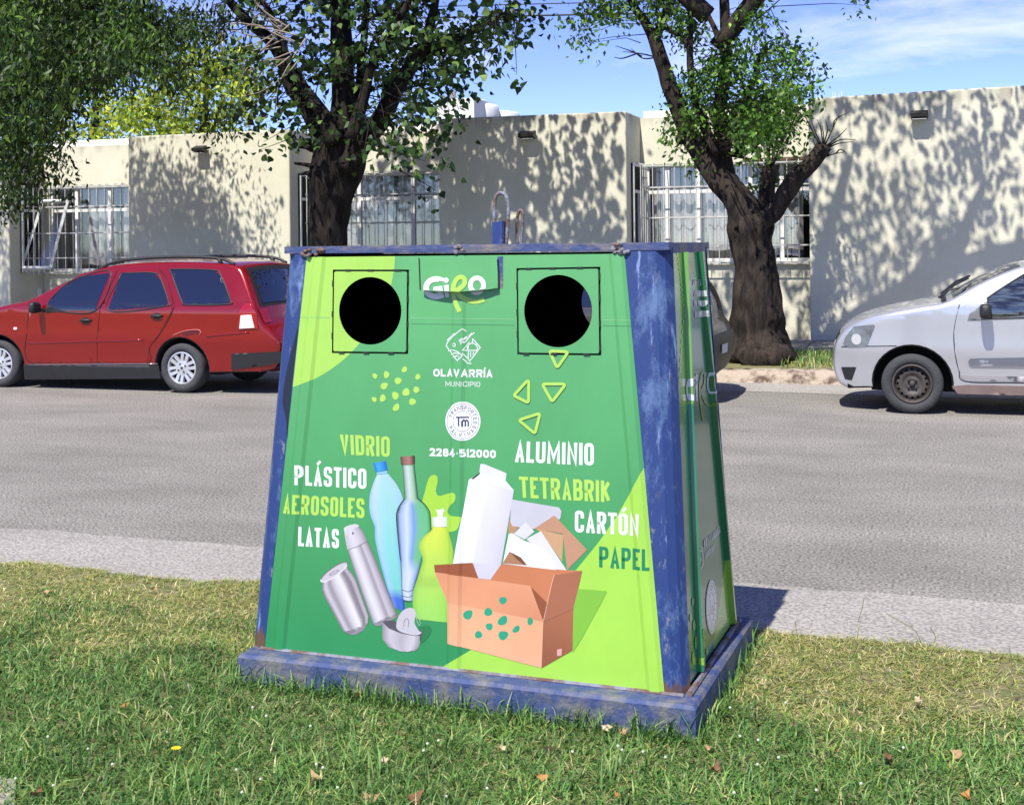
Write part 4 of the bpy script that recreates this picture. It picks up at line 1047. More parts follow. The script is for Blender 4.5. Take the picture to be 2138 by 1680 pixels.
def glyph(ch, w, t):
    """quads of a glyph in a cell w wide and 1 high with stroke t"""
    acc = ch in ACC; ch = ACC.get(ch, ch); rw, strokes = GL[ch]; out = []
    for k, (pts, closed, rf) in enumerate(strokes):
        P = [(t/2+x*(w-t), t/2+y*(1-t)) for x, y in pts]
        if not closed:
            for e, n in ((0, 1), (-1, -2)):
                x, y = pts[e]; dx, dy = abs(pts[n][0]-x), abs(pts[n][1]-y)
                if y in (0, 1) and dy >= dx: P[e] = (P[e][0], float(y))
                if x in (0, 1) and dx > dy and len(pts) > 2 or (ch in 'T' and dx > dy): P[e] = (w*x, P[e][1])
        R = max(t*.55, min(.36*w+.1, .3)); n = len(P)
        if rf == 'a': rr = [R]*n
        elif rf == 'r': rr = [R if pts[i][0] > .5 else 0 for i in range(n)]
        elif rf == 'p': rr = [0, 0, R, R, 0]
        elif rf == 'g': rr = [R]*5+[0, 0]
        elif rf == '2': rr = [R, R, R, R*.8, 0, 0]
        elif rf == '5': rr = [0, 0, 0, R, R, R, 0]
        else: rr = [0]*n
        Q = fillet(P, rr, bool(closed), 5)
        out += [(q, k) for q in ribbon(Q, t, bool(closed))]
    if acc:
        out += [(q, 0) for q in ribbon([(w*.42, 1.08), (w*.42+.16, 1.26)], t*.8)]
    return out
def text_polys(s, quad, t=.2, gap=.10, wmin=None):
    """text filling quad (tl, tr, br, bl) in picture coordinates"""
    tl, tr, br, bl = [np.array(q, float) for q in quad]
    ratio = (np.linalg.norm(tr-tl)+np.linalg.norm(br-bl))/(np.linalg.norm(tl-bl)+np.linalg.norm(tr-br))
    ws = [GL[ACC.get(c, c)][0] if c != ' ' else .4 for c in s]
    # I has only the stroke's width
    fixed = sum(t for c in s if ACC.get(c, c) == 'I')+gap*(len(s)-1)
    u = (ratio-fixed)/sum(w for w in ws)
    x = 0; out = []
    for c, w in zip(s, ws):
        cw = t if ACC.get(c, c) == 'I' else w*u
        if c != ' ':
            for q, k in glyph(c, cw, t):
                P = []
                for p in q:
                    a, b2 = (p[0]+x)/ratio, p[1]
                    P.append((bl*(1-a)+br*a)*(1-b2)+(tl*(1-a)+tr*a)*b2)
                out.append((P, k))
        x += cw+gap
    return out

# ------------------------------------------------------------------ the recycling container
BX, BY, BZ = -1.7432, 4.8885, .125
yaw, tr_, tp_ = -.0253, .0014, -.0012
WB, DB, WT, DT, HB, OFF = 1.7134, .9375, 1.5559, .6737, 1.5462, .0102
bu = np.array([math.cos(yaw), math.sin(yaw), tr_]); bv = np.array([-math.sin(yaw), math.cos(yaw), tp_]); bu /= np.linalg.norm(bu); bv /= np.linalg.norm(bv)
bw = np.cross(bu, bv); BO = np.array([BX, BY, BZ])
cont = empty('recycling_container', 'big green printed recycling container with blue rusty frame and two round black holes', 'container', (0, 0, 0))
MW = Matrix.Identity(4)
for i in range(3): MW[i][0], MW[i][1], MW[i][2], MW[i][3] = bu[i], bv[i], bw[i], BO[i]
cont.matrix_world = MW
B3 = np.stack([bu, bv, bw])
def loc_ray(px, py): return B3@(CAMP-BO), B3@ray(px, py)
kf = ((OFF-DT/2)+DB/2)/HB; kb = ((OFF+DT/2)-DB/2)/HB; ks = (WB-WT)/2/HB
def front(px, py):
    o, d = loc_ray(px, py)                # plane y = -DB/2 + kf*z
    t = (-DB/2+kf*o[2]-o[1])/(d[1]-kf*d[2]); p = o+d*t; return np.array([p[0], p[2]])
def right(px, py):
    o, d = loc_ray(px, py)                # plane x = WB/2 - ks*z
    t = (WB/2-ks*o[2]-o[0])/(d[0]+ks*d[2]); p = o+d*t; return np.array([p[1], p[2]])
NF = np.array([0, -1, kf]); NF = NF/np.linalg.norm(NF)
NR = np.array([1, 0, ks]); NR = NR/np.linalg.norm(NR)
# pressed ribs of the front sheet: (centre at bottom s,z / top s,z)
RIBS = []
for (a, c) in (((583, 1358), (668, 538)), ((948, 1398), (961, 536)), ((1368, 1440), (1288, 532))):
    RIBS.append((front(*a), front(*c)))
RW, RH = .030, .0080
def rib_f(s, z):
    h = 0
    for a, c in RIBS:
        k = (z-a[1])/(c[1]-a[1]); d = abs(s-(a[0]+(c[0]-a[0])*k)); h = max(h, RH*max(0, min(1, (RW-d)/(RW*.45))))
    return h
def P_front(s, z, off): return np.array([s, -DB/2+kf*z, z])+NF*(off+rib_f(s, z))

def mat_printed(name, rough, coat):
    m = mat(name, (1, 1, 1, 1), rough, attr=True, coat=coat, spec=.5, var=.10, vscale=3, stretch=(1, 1, .5), detail=9)
    nt = m.node_tree; N = nt.nodes; L = nt.links
    tc = N.new('ShaderNodeTexCoord'); n = N.new('ShaderNodeTexNoise'); n.inputs['Scale'].default_value = 4; n.inputs['Detail'].default_value = 4
    L.new(tc.outputs['Object'], n.inputs['Vector'])
    bp = N.new('ShaderNodeBump'); bp.inputs['Strength'].default_value = .06; bp.inputs['Distance'].default_value = .03
    L.new(n.outputs['Fac'], bp.inputs['Height']); L.new(bp.outputs[0], N['Principled BSDF'].inputs['Normal'])
    return m
m_print = mat_printed('printed vinyl', .42, .15)
m_prints = mat_printed('glossy printed vinyl', .22, .4)

def mat_blue():
    m = bpy.data.materials.new('worn blue paint'); m.use_nodes = True
    nt = m.node_tree; N = nt.nodes; L = nt.links; b = N['Principled BSDF']; b.inputs['Roughness'].default_value = .55
    tc = N.new('ShaderNodeTexCoord')
    def noi(sc, det, stretch=None, rough=.65):
        n = N.new('ShaderNodeTexNoise'); n.inputs['Scale'].default_value = sc; n.inputs['Detail'].default_value = det; n.inputs['Roughness'].default_value = rough
        if stretch:
            mp = N.new('ShaderNodeMapping'); mp.inputs['Scale'].default_value = stretch; L.new(tc.outputs['Object'], mp.inputs[0]); L.new(mp.outputs[0], n.inputs['Vector'])
        else: L.new(tc.outputs['Object'], n.inputs['Vector'])
        return n
    def rampn(n, lo, hi):
        r = N.new('ShaderNodeValToRGB'); r.color_ramp.elements[0].position = lo; r.color_ramp.elements[1].position = hi; L.new(n.outputs['Fac'], r.inputs['Fac']); return r
    def mixc(f, a, bcol):
        x = N.new('ShaderNodeMix'); x.data_type = 'RGBA'; L.new(f.outputs[0], x.inputs['Factor'])
        if isinstance(a, tuple): x.inputs['A'].default_value = a
        else: L.new(a.outputs['Result'], x.inputs['A'])
        x.inputs['B'].default_value = bcol; return x
    a = mixc(rampn(noi(7, 12, (1, 1, .45), .75), .53, .64), _rgb(30, 54, 108), _rgb(82, 106, 146))       # navy, rubbed paler in patches
    a2 = mixc(rampn(noi(30, 8, (1, 1, .12), .7), .60, .66), a, _rgb(112, 132, 172))                      # fine vertical scrapes
    c = mixc(rampn(noi(11, 10, (1.2, 1.2, .5), .75), .60, .65), a2, _rgb(112, 116, 124))                 # chalky grey
    d = mixc(rampn(noi(13, 10, (1.5, 1.5, .30), .78), .615, .645), c, _rgb(84, 58, 44))                  # rust runs
    e = mixc(rampn(noi(42, 6, None, .8), .655, .675), d, _rgb(52, 42, 38))                               # chips
    # rust creeping up from the foot
    sp = N.new('ShaderNodeSeparateXYZ'); L.new(tc.outputs['Object'], sp.inputs[0])
    mr = N.new('ShaderNodeMapRange'); mr.inputs['From Min'].default_value = .16; mr.inputs['From Max'].default_value = -.02; L.new(sp.outputs['Z'], mr.inputs['Value'])
    nz = noi(9, 9, (1, 1, .5), .75); mm = N.new('ShaderNodeMath'); mm.operation = 'MULTIPLY_ADD'; mm.inputs[1].default_value = .55; L.new(mr.outputs[0], mm.inputs[0]); L.new(nz.outputs['Fac'], mm.inputs[2])
    rr = N.new('ShaderNodeValToRGB'); rr.color_ramp.elements[0].position = .80; rr.color_ramp.elements[1].position = .90; L.new(mm.outputs[0], rr.inputs['Fac'])
    e = mixc(rr, e, _rgb(92, 66, 50))
    L.new(e.outputs['Result'], b.inputs['Base Color'])
    bp = N.new('ShaderNodeBump'); bp.inputs['Strength'].default_value = .25; bp.inputs['Distance'].default_value = .01
    L.new(noi(14, 10, (1.5, 1.5, .35), .75).outputs['Fac'], bp.inputs['Height']); L.new(bp.outputs[0], b.inputs['Normal'])
    return m
m_blue = mat_blue(); rgb_keep = rgb
m_base = mat('weathered blue grey steel', _rgb(52, 68, 112), .7, color2=_rgb(104, 104, 104), vscale=9, ramp=(.44, .62), bump=.4, bscale=40)
m_rail = mat('scuffed rail paint', _rgb(58, 72, 116), .6, color2=_rgb(112, 106, 104), vscale=9, ramp=(.46, .60), bump=.3, bscale=50, stretch=(.5, 1, 1))
m_rust = mat('rusty steel', _rgb(100, 76, 60), .85, color2=_rgb(126, 130, 142), vscale=14, ramp=(.4, .6), bump=.5, bscale=60)
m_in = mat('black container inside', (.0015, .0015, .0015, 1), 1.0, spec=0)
m_gap = mat('dark gap', rgb(26, 34, 30), .8)

# --- plinth
pz = -BZ
b = MB(); o1, o2 = .055, .055
def cbox(b, x0, x1, y0, y1, z0, z1): b.box((x0, y0, z0), (x1, y1, z1))
px0, px1, py0, py1 = -WB/2-.016, WB/2+.055, -DB/2-.095, DB/2+.075
vs = []
for z, ins in ((pz-.05, 0), (-.012, 0), (0, .010)):
    vs += [(px0+ins, py0+ins, z), (px1-ins, py0+ins, z), (px1-ins, py1-ins, z), (px0+ins, py1-ins, z)]
b.add(vs, [(0, 1, 5, 4), (1, 2, 6, 5), (2, 3, 7, 6), (3, 0, 4, 7), (4, 5, 9, 8), (5, 6, 10, 9), (6, 7, 11, 10), (7, 4, 8, 11), (8, 9, 10, 11), (3, 2, 1, 0)])
pl = b.build('plinth', m_base, cont)
b = MB(); b.tube([(px0+.05, -DB/2-.006, .002), (px1-.06, -DB/2-.006, .002)], .008, 6)
b.tube([(WB/2+.012, -DB/2, .006), (WB/2+.012, DB/2, .006)], .012, 6); b.build('weld_seam', m_rust, cont)

# --- frame: four corner posts (front strip + chamfer + side strip) and top rail
def lvl(z):   # half extents at height z
    return -WB/2+ks*z, WB/2-ks*z, -DB/2+kf*z, DB/2+kb*z
pT, pBt = HB-.0, 0.0
FL0, FR0 = front(553, 1355), front(1388, 1445); FL1, FR1 = front(641, 537), front(1305, 530)
post_w = lambda z: .075
def post(sx, sy, m=m_blue):
    b = MB(); rings = []
    for z in np.linspace(0, HB-.004, 9):
        x0, x1, y0, y1 = lvl(z); cx = x1 if sx > 0 else x0; cy = y0 if sy < 0 else y1
        k = z/HB
        if sy < 0:
            e = (FR0[0]+(FR1[0]-FR0[0])*(z-FR0[1])/(FR1[1]-FR0[1])) if sx > 0 else (FL0[0]+(FL1[0]-FL0[0])*(z-FL0[1])/(FL1[1]-FL0[1]))
        else: e = cx-sx*.10
        ch = .042; ox = (.004+.022*(1-k)) if sx < 0 else .006
        ys = cy-sy*.05
        prof = [(e, cy+sy*-.004), (e, cy+sy*.006), (cx-sx*(ch+.004), cy+sy*.006), (cx-sx*(ch*.45-ox*.5), cy-sy*ch*.40+sy*.004), (cx+sx*ox, cy-sy*(ch+.004)), (cx+sx*ox, ys), (cx-sx*.01, ys), (cx-sx*.012, cy-sy*.02), (e, cy-sy*.02)]
        rings.append([(p[0], p[1], z) for p in prof])
    n = 9; vs = [p for r in rings for p in r]
    fs = [(i*n+j, i*n+(j+1) % n, (i+1)*n+(j+1) % n, (i+1)*n+j) for i in range(len(rings)-1) for j in range(n)]
    fs += [tuple(range(n)), tuple((len(rings)-1)*n+j for j in range(n))]
    b.add(vs, fs); o = b.build('corner_post', m, cont)
    bm = bmesh.new(); bm.from_mesh(o.data); bmesh.ops.recalc_face_normals(bm, faces=bm.faces); bm.to_mesh(o.data); bm.free()
    return o
for sx in (-1, 1):
    for sy in (-1, 1): post(sx, sy)
x0, x1, y0, y1 = lvl(HB)
b = MB(); rz0, rz1 = HB-.012, HB+.016
b.box((x0-.002, y0-.010, rz0), (x1+.005, y0+.03, rz1)); b.build('top_rail', m_rail, cont)
b = MB(); b.box((x0-.002, y1-.03, rz0), (x1+.005, y1+.010, rz1)); b.build('top_rail', m_rail, cont)
b = MB(); b.box((x1-.02, y0+.032, rz0-.012), (x1+.004, y1-.032, rz1-.002)); b.build('top_rail', m_rail, cont)
b = MB(); b.box((x0-.001, y0+.032, rz0-.012), (x0+.02, y1-.032, rz1-.002)); b.build('top_rail', m_rail, cont)
b = MB(); b.box((x0+.021, y0+.031, HB-.01), (x1-.021, y1-.031, HB+.006)); b.build('roof_sheet', m_base, cont)
for a in ((671, 533), (962, 530), (1288, 524), (1305, 521), (641, 532)):        # weld blobs on the rail
    s_, z_ = front(*a); b = MB(); q = []
    for i in range(7):
        q.append((s_+random.uniform(-.018, .018), lvl(HB)[2]-.012+random.uniform(-.004, .004), HB+random.uniform(-.022, .012)))
    for p in q: b.lathe([(0, -.008), (.008, -.005), (.010, 0), (.007, .006), (0, .008)], 7, axis='z', org=p)
    b.build('weld_blob', m_rust, cont)

# --- front sheet with holes; colour regions are printed on it
F = lambda pts: [front(*p) for p in pts]
panel = F([(641, 537), (1305, 530), (1388, 1445), (553, 1355)])
H1 = F([(696, 563), (855, 563), (853, 739), (694, 737)]); H2 = F([(1079, 560), (1254, 557), (1256, 742), (1081, 740)])
def ell(cx, cy, rx, ry, n=48): return F([(cx+rx*math.cos(2*math.pi*k/n), cy+ry*math.sin(2*math.pi*k/n)) for k in range(n)])
C1 = ell(774.5, 649, 65, 70.5); C2 = ell(1166.5, 649.5, 71, 75.5)
lime_tl = crom([(826, 505), (824, 560), (815, 605), (798, 648), (772, 692), (738, 732), (700, 765), (655, 792), (611, 808), (560, 822)], 4)
lime_tl = F(lime_tl+[(500, 822), (500, 505)])
lime_br = F([(1362, 945), (1320, 1022), (1288, 1078), (1250, 1132), (1205, 1187), (1150, 1236), (1090, 1286), (1000, 1346), (915, 1397), (860, 1430), (860, 1520), (1460, 1520), (1460, 945)])
K = 1.0
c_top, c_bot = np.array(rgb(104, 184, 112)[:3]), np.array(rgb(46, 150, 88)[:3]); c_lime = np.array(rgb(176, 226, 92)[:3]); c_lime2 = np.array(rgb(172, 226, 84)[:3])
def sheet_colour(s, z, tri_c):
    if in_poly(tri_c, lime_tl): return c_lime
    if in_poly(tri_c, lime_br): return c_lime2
    k = max(0, min(1, z/1.5)); return c_bot*(1-k)+c_top*k  # green pales upward: printed gradient with glare put into the colour
def rib_lines():
    out = []
    for a, c in RIBS:
        d = (c-a)/np.linalg.norm(c-a); n = np.array([d[1], -d[0]])
        for w in (-RW, -RW*.55, RW*.55, RW): out.append([a-d*.2+n*w, c+d*.2+n*w])
    return out
def colour_sheet(name, outer, holes, off, thick=.004, mats=None, grid=.06):
    lines = rib_lines()+[lime_tl+[lime_tl[0]], lime_br+[lime_br[0]]]
    v, T = cdt(outer, holes, lines, grid); b = MB()
    for t in T:                                   # each triangle owns its corners so printed edges stay crisp
        c = (sum(v[i][0] for i in t)/3, sum(v[i][1] for i in t)/3)
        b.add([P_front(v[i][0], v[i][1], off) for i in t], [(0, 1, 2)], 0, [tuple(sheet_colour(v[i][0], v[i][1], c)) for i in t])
    for P in [outer]+list(holes):                 # edge thickness
        n = len(P); w = [P_front(p[0], p[1], o) for o in (off, off-thick) for p in P]
        b.add(w, [(i, (i+1) % n, n+(i+1) % n, n+i) for i in range(n)], 0, (.02, .05, .03))
    for t in T: b.add([P_front(v[i][0], v[i][1], off-thick) for i in t], [(2, 1, 0)], 1)
    o = b.build(name, [m_print, m_in], cont, attr=True)
    bm = bmesh.new(); bm.from_mesh(o.data); bmesh.ops.recalc_face_normals; bm.free()
    return o
# orientation: make sure printed faces look outward
fpanel = colour_sheet('front_panel', panel, [H1, H2], .004)
def shrink(P, k): c = sum(P)/len(P); return [c+(p-c)*k for p in P]
for Hq, Cq in ((H1, C1), (H2, C2)):
    hob = colour_sheet('hatch', fillet(shrink(Hq, .955), .008), [Cq], .0065)
    v, T = cdt(shrink(Hq, 1.03), [shrink(Cq, 1.02)]); b = MB()
    b.add([P_front(p[0], p[1], -.004)-NF*.0 for p in v], T); b.build('hatch_gap', m_gap, cont)
    # little welded hinge lugs along the gap
    Hs = shrink(Hq, .98); 
    for (i, j, n) in ((0, 1, 3), (1, 2, 4), (2, 3, 3), (3, 0, 3)):
        for k in range(n):
            f = (k+.5+random.uniform(-.2, .2))/n; p = Hs[i]*(1-f)+Hs[j]*f; d = (Hs[j]-Hs[i]); d = d/np.linalg.norm(d)*.012; q = np.array([-d[1], d[0]])*.3
            b = MB(); w = [P_front(*(p+a), o) for o in (-.002, .009) for a in (-d-q, d-q, d+q, -d+q)]; b.hexa(w); b.build('hatch_lug', m_gap, hob)
# --- other sides
kk = lambda b0, c0, off: np.array([WB/2-ks*c0, b0, c0])+NR*off
# --- right sheet, corrugated by two standing ribs
RS = [(right(1457, 1392), right(1424, 524)), (right(1528, 1322), right(1456, 524))]
RRH, RRW, RRF = .018, .016, .0035
def rib_r(y, z):
    h = 0
    for a, c in RS:
        k = (z-a[1])/(c[1]-a[1]); d = y-(a[0]+(c[0]-a[0])*k)
        h = max(h, RRH*max(0, min(1, min(d/RRF, (2*RRW-d)/(RRF*2)))))
    return h
def P_right(y, z, off): return np.array([WB/2-ks*z, y, z])+NR*(off+rib_r(y, z))
def rr_lines():
    out = []
    for a, c in RS:
        d = (c-a)/np.linalg.norm(c-a)
        for w in (0, RRF, 2*RRW-2*RRF, 2*RRW): out.append([a-d*.3+np.array([w, 0]), c+d*.3+np.array([w, 0])])
    return out
e0 = [lvl(.02), lvl(HB-.02)]
side_o = [np.array([e0[0][2]+.045, .02]), np.array([e0[0][3]-.045, .02]), np.array([e0[1][3]-.045, HB-.022]), np.array([e0[1][2]+.045, HB-.022])]
G_ = lambda pts: [right(*p) for p in pts]
reg_r = [(G_([(1400, 500), (1429, 500), (1436, 660), (1443, 800), (1440, 830), (1420, 905), (1405, 860), (1398, 640)]), np.array(rgb(118, 184, 60)[:3])),
         (G_([(1424, 520), (1432, 520), (1445, 805), (1452, 830), (1436, 835)]), np.array(rgb(140, 206, 70)[:3])),
         (G_([(1560, 1120), (1515, 1165), (1505, 1230), (1498, 1290), (1488, 1345), (1500, 1400), (1560, 1330)]), np.array(rgb(150, 205, 76)[:3]))]
def col_r(c):
    for P, cc in reg_r:
        if in_poly(c, P): return tuple(cc)
    return tuple(np.array(rgb(28, 134, 88)[:3]))
v, T = cdt(side_o, (), rr_lines()+[list(P)+[P[0]] for P, _ in reg_r], .08); b = MB()
for t in T:
    c = (sum(v[i][0] for i in t)/3, sum(v[i][1] for i in t)/3)
    b.add([P_right(v[i][0], v[i][1], .002) for i in t], [(0, 1, 2)], 0, [col_r(c)]*3)
for t in T: b.add([P_right(v[i][0], v[i][1], -.003) for i in t], [(2, 1, 0)], 1)
rpanel = b.build('side_panel', [m_prints, m_in], cont, attr=True)
# left and back sheets
b = MB(); a = lvl(0.02); c = lvl(HB-.02)
b.add([(a[0], a[2]+.04, .02), (a[0], a[3]-.04, .02), (c[0], c[3]-.04, HB-.02), (c[0], c[2]+.04, HB-.02)], [(0, 1, 2, 3)], 0, (.03, .2, .08))
b.add([(a[0]+.004, a[2]+.04, .02), (a[0]+.004, a[3]-.04, .02), (c[0]+.004, c[3]-.04, HB-.02), (c[0]+.004, c[2]+.04, HB-.02)], [(3, 2, 1, 0)], 1)
b.build('side_panel', [m_prints, m_in], cont, attr=True)
bo = [np.array(p) for p in ((a[0]+.09, .02), (a[1]-.09, .02), (c[1]-.09, HB-.02), (c[0]+.09, HB-.02))]
cc1, cc2 = sum(C1)/len(C1), sum(C2)/len(C2); rb = .135
hb = [[np.array([x+rb*math.cos(q), zc+rb*math.sin(q)]) for q in np.linspace(0, 2*math.pi, 41)[:-1]] for x, zc in ((cc1[0], cc1[1]), (cc2[0], cc2[1]))]
BACKP = lambda s, z, off: np.array([s, DB/2+kb*z+off, z])
v, T = cdt(bo, hb, (), .15); b = MB()
b.add([BACKP(p[0], p[1], .002) for p in v], [t[::-1] for t in T], 0, (.04, .26, .10)); b.add([BACKP(p[0], p[1], -.003) for p in v], T, 1)
b.build('back_panel', [m_print, m_in], cont, attr=True)
b = MB(); b.box((a[0]+.05, a[2]+.05, -.02), (a[1]-.05, a[3]-.05, .015)); b.build('floor_plate', m_in, cont)
# added black sheets inside, left, right, top and back, so no daylight washes in
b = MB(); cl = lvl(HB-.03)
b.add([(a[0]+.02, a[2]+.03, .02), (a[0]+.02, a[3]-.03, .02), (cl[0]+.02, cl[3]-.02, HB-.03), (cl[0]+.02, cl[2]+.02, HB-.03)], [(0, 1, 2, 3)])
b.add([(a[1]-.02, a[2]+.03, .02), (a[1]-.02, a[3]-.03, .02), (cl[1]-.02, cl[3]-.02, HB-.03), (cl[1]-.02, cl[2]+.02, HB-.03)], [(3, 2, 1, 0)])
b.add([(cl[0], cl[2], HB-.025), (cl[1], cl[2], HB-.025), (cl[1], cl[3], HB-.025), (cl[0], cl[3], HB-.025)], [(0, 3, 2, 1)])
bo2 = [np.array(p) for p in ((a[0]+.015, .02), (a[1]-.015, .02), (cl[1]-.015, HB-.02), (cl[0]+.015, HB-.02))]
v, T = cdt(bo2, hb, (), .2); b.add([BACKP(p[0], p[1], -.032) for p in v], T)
b.build('daylight_block', m_in, cont)

# --- lid box at the top centre
c5 = lambda x, y: (860+x/9.332, 500+y/9.332)
lidP = [c5(*p) for p in [(165, 400), (400, 365), (650, 342), (900, 330), (1150, 336), (1400, 352), (1655, 385), (1672, 660), (1672, 945), (1450, 978), (1200, 1003), (900, 1018), (600, 1016), (350, 1002), (182, 980), (168, 700)]]
lid2 = F(lidP); sc = sum(lid2)/len(lid2); hwid = (max(p[0] for p in lid2)-min(p[0] for p in lid2))/2
def lid_n(s): return .024+.014*(1-min(1, abs(s-sc[0])/hwid)**2)
def P_lid(s, z, off): return np.array([s, -DB/2+kf*z, z])+NF*(lid_n(s)+off)
# outline in the picture was traced on the sheet plane; pull it back along the rays on to the lid's own surface
def lid_xy(px, py):
    o, d = loc_ray(px, py); n = .024
    for _ in range(4):
        t = (-DB/2+kf*o[2]-o[1]-n*math.sqrt(1+kf*kf))/(d[1]-kf*d[2]); p = o+d*t; n = lid_n(p[0])
    p = p-NF*n; return np.array([p[0], p[2]])
lid2 = [lid_xy(*p) for p in lidP]
dense = []
for i, p in enumerate(lid2):
    q = lid2[(i+1) % len(lid2)]
    for k in range(4): dense.append(p*(1-k/4)+q*k/4)
v, T = cdt(dense, (), (), .03); b = MB()
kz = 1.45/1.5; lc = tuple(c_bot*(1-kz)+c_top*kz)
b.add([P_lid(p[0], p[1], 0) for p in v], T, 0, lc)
n = len(dense); w = [P_lid(p[0], p[1], 0) for p in dense]+[P_front(p[0], p[1], -.002) for p in dense]
b.add(w, [(i, (i+1) % n, n+(i+1) % n, n+i) for i in range(n)], 1, (.1, .1, .1))
lidob = b.build('lid', [m_print, m_base], cont, attr=True)
Hg = F([c5(*p) for p in [(135, 340), (160, 985), (185, 990), (165, 390)]]); b = MB()
b.add([P_front(p[0], p[1], .0046) for p in Hg], [(0, 1, 2, 3)])
b.build('lid_gap', m_gap, cont)
Hg = F([c5(*p) for p in [(1672, 340), (1785, 330), (1785, 955), (1672, 960)]]); b = MB()
b.add([P_front(p[0], p[1], .0046) for p in Hg], [(3, 2, 1, 0)]); b.build('lid_hinge', m_base, cont)

# --- printed graphics -------------------------------------------------------------
def bisect_lines(bm, lines, eps=1e-7):
    for l in lines:
        d = l[1]-l[0]; nrm = Vector((d[1], -d[0], 0)).normalized()
        bmesh.ops.bisect_plane(bm, geom=bm.verts[:]+bm.edges[:]+bm.faces[:], dist=1e-6, plane_co=Vector((l[0][0], l[0][1], 0)), plane_no=nrm)
LAYER = [0]
def decal(name, polys, col, proj=front, P3=P_front, lines=None, off=.0006, m=None, parent=None, clip=None, start=.0042, holes=None, dense=0):
    """polys: list of polygons in picture coordinates [(pts, layer)] with one colour, or per polygon colours"""
    LAYER[0] += 1; base = start+.00004*LAYER[0]; b = MB()
    for i, (P, k) in enumerate(polys):
        c = col[i] if isinstance(col, list) else col
        Q = [proj(p[0], p[1]) for p in P]
        bm = bmesh.new()
        if len(Q) > 4 or holes:
            v, T = cdt(Q, [[proj(*h) for h in hh] for hh in (holes or [])], (), dense)
            vv = [bm.verts.new((p[0], p[1], 0)) for p in v]
            for t in T:
                try: bm.faces.new([vv[j] for j in t])
                except ValueError: pass
        else: bm.faces.new([bm.verts.new((p[0], p[1], 0)) for p in Q])
        ua = None
        if isinstance(c, (list, np.ndarray)) and len(np.shape(c)) == 2:
            cl = bm.verts.layers.float_vector.new('c')
            bm.verts.ensure_lookup_table()
            for j, x in enumerate(bm.verts): x[cl] = Vector(c[j % len(c)])
            ua = cl
        bisect_lines(bm, lines if lines is not None else rib_lines())
        if clip:
            for (pc, pn) in clip:
                bmesh.ops.bisect_plane(bm, geom=bm.verts[:]+bm.edges[:]+bm.faces[:], dist=1e-6, plane_co=Vector((pc[0], pc[1], 0)), plane_no=Vector((pn[0], pn[1], 0)), clear_outer=True)
        bm.verts.index_update()
        if len(bm.faces):
            o = base+.000012*k
            cs = [tuple(x[ua]) for x in bm.verts] if ua else tuple(c)
            b.add([P3(x.co.x, x.co.y, o) for x in bm.verts], [[q.index for q in f.verts] for f in bm.faces], 0, cs if not ua or len(cs) > 3 else cs)
        bm.free()
    o = b.build(name, m or m_print, parent or (rpanel if P3 is P_right else lidob if P3 is P_lid else fpanel), attr=True)
    bm = bmesh.new(); bm.from_mesh(o.data)
    n3 = NF if P3 is not P_right else NR
    for f in bm.faces:
        if f.normal.dot(Vector(n3)) < 0: f.normal_flip()
    bm.to_mesh(o.data); bm.free()
    return o
def words(s, quad, col, t, gap=.1, **k): return decal('lettering', text_polys(s, quad, t, gap), rgb(*col)[:3], **k)
c1 = lambda x, y: (560+x/3.734, 500+y/3.733)
c2_ = lambda x, y: (1000+x/2.896, 380+y/2.896)
c3 = lambda x, y: (560+x/3.359, 900+y/3.36)
c4 = lambda x, y: (900+x/3.0, 900+y/3.0)
def mp(f, L): return [f(*p) for p in L]
WHT = (246, 247, 248); LIM = (186, 228, 96); DKG = (30, 142, 94)
words('VIDRIO', mp(c3, [(505, 22), (856, 36), (856, 180), (513, 160)]), LIM, .158, .085)
words('PLÁSTICO', mp(c3, [(195, 237), (692, 262), (692, 404), (195, 375)]), WHT, .158, .085)
words('AEROSOLES', mp(c3, [(113, 440), (678, 470), (678, 609), (107, 575)]), LIM, .158, .085)
words('LATAS', mp(c3, [(216, 668), (500, 685), (500, 820), (213, 803)]), WHT, .158, .085)
words('ALUMINIO', mp(c4, [(532, 62), (1022, 74), (1022, 214), (527, 192)]), WHT, .158, .085)
words('TETRABRIK', mp(c4, [(553, 282), (1125, 310), (1125, 445), (560, 414)]), LIM, .158, .085)
words('CARTÓN', mp(c4, [(903, 494), (1307, 518), (1307, 655), (903, 630)]), WHT, .158, .085)
words('PAPEL', mp(c4, [(1055, 720), (1372, 737), (1372, 872), (1055, 850)]), DKG, .158, .085)
words('2284-512000', mp(c1, [(1262, 1623), (1778, 1640), (1778, 1702), (1264, 1686)]), WHT, .25, .12)
words('OLAVARRÍA', mp(c1, [(1291, 1008), (1753, 1014), (1753, 1075), (1291, 1066)]), WHT, .22, .13)
words('MUNICIPIO', mp(c1, [(1386, 1103), (1656, 1109), (1656, 1148), (1386, 1143)]), WHT, .12, .22)
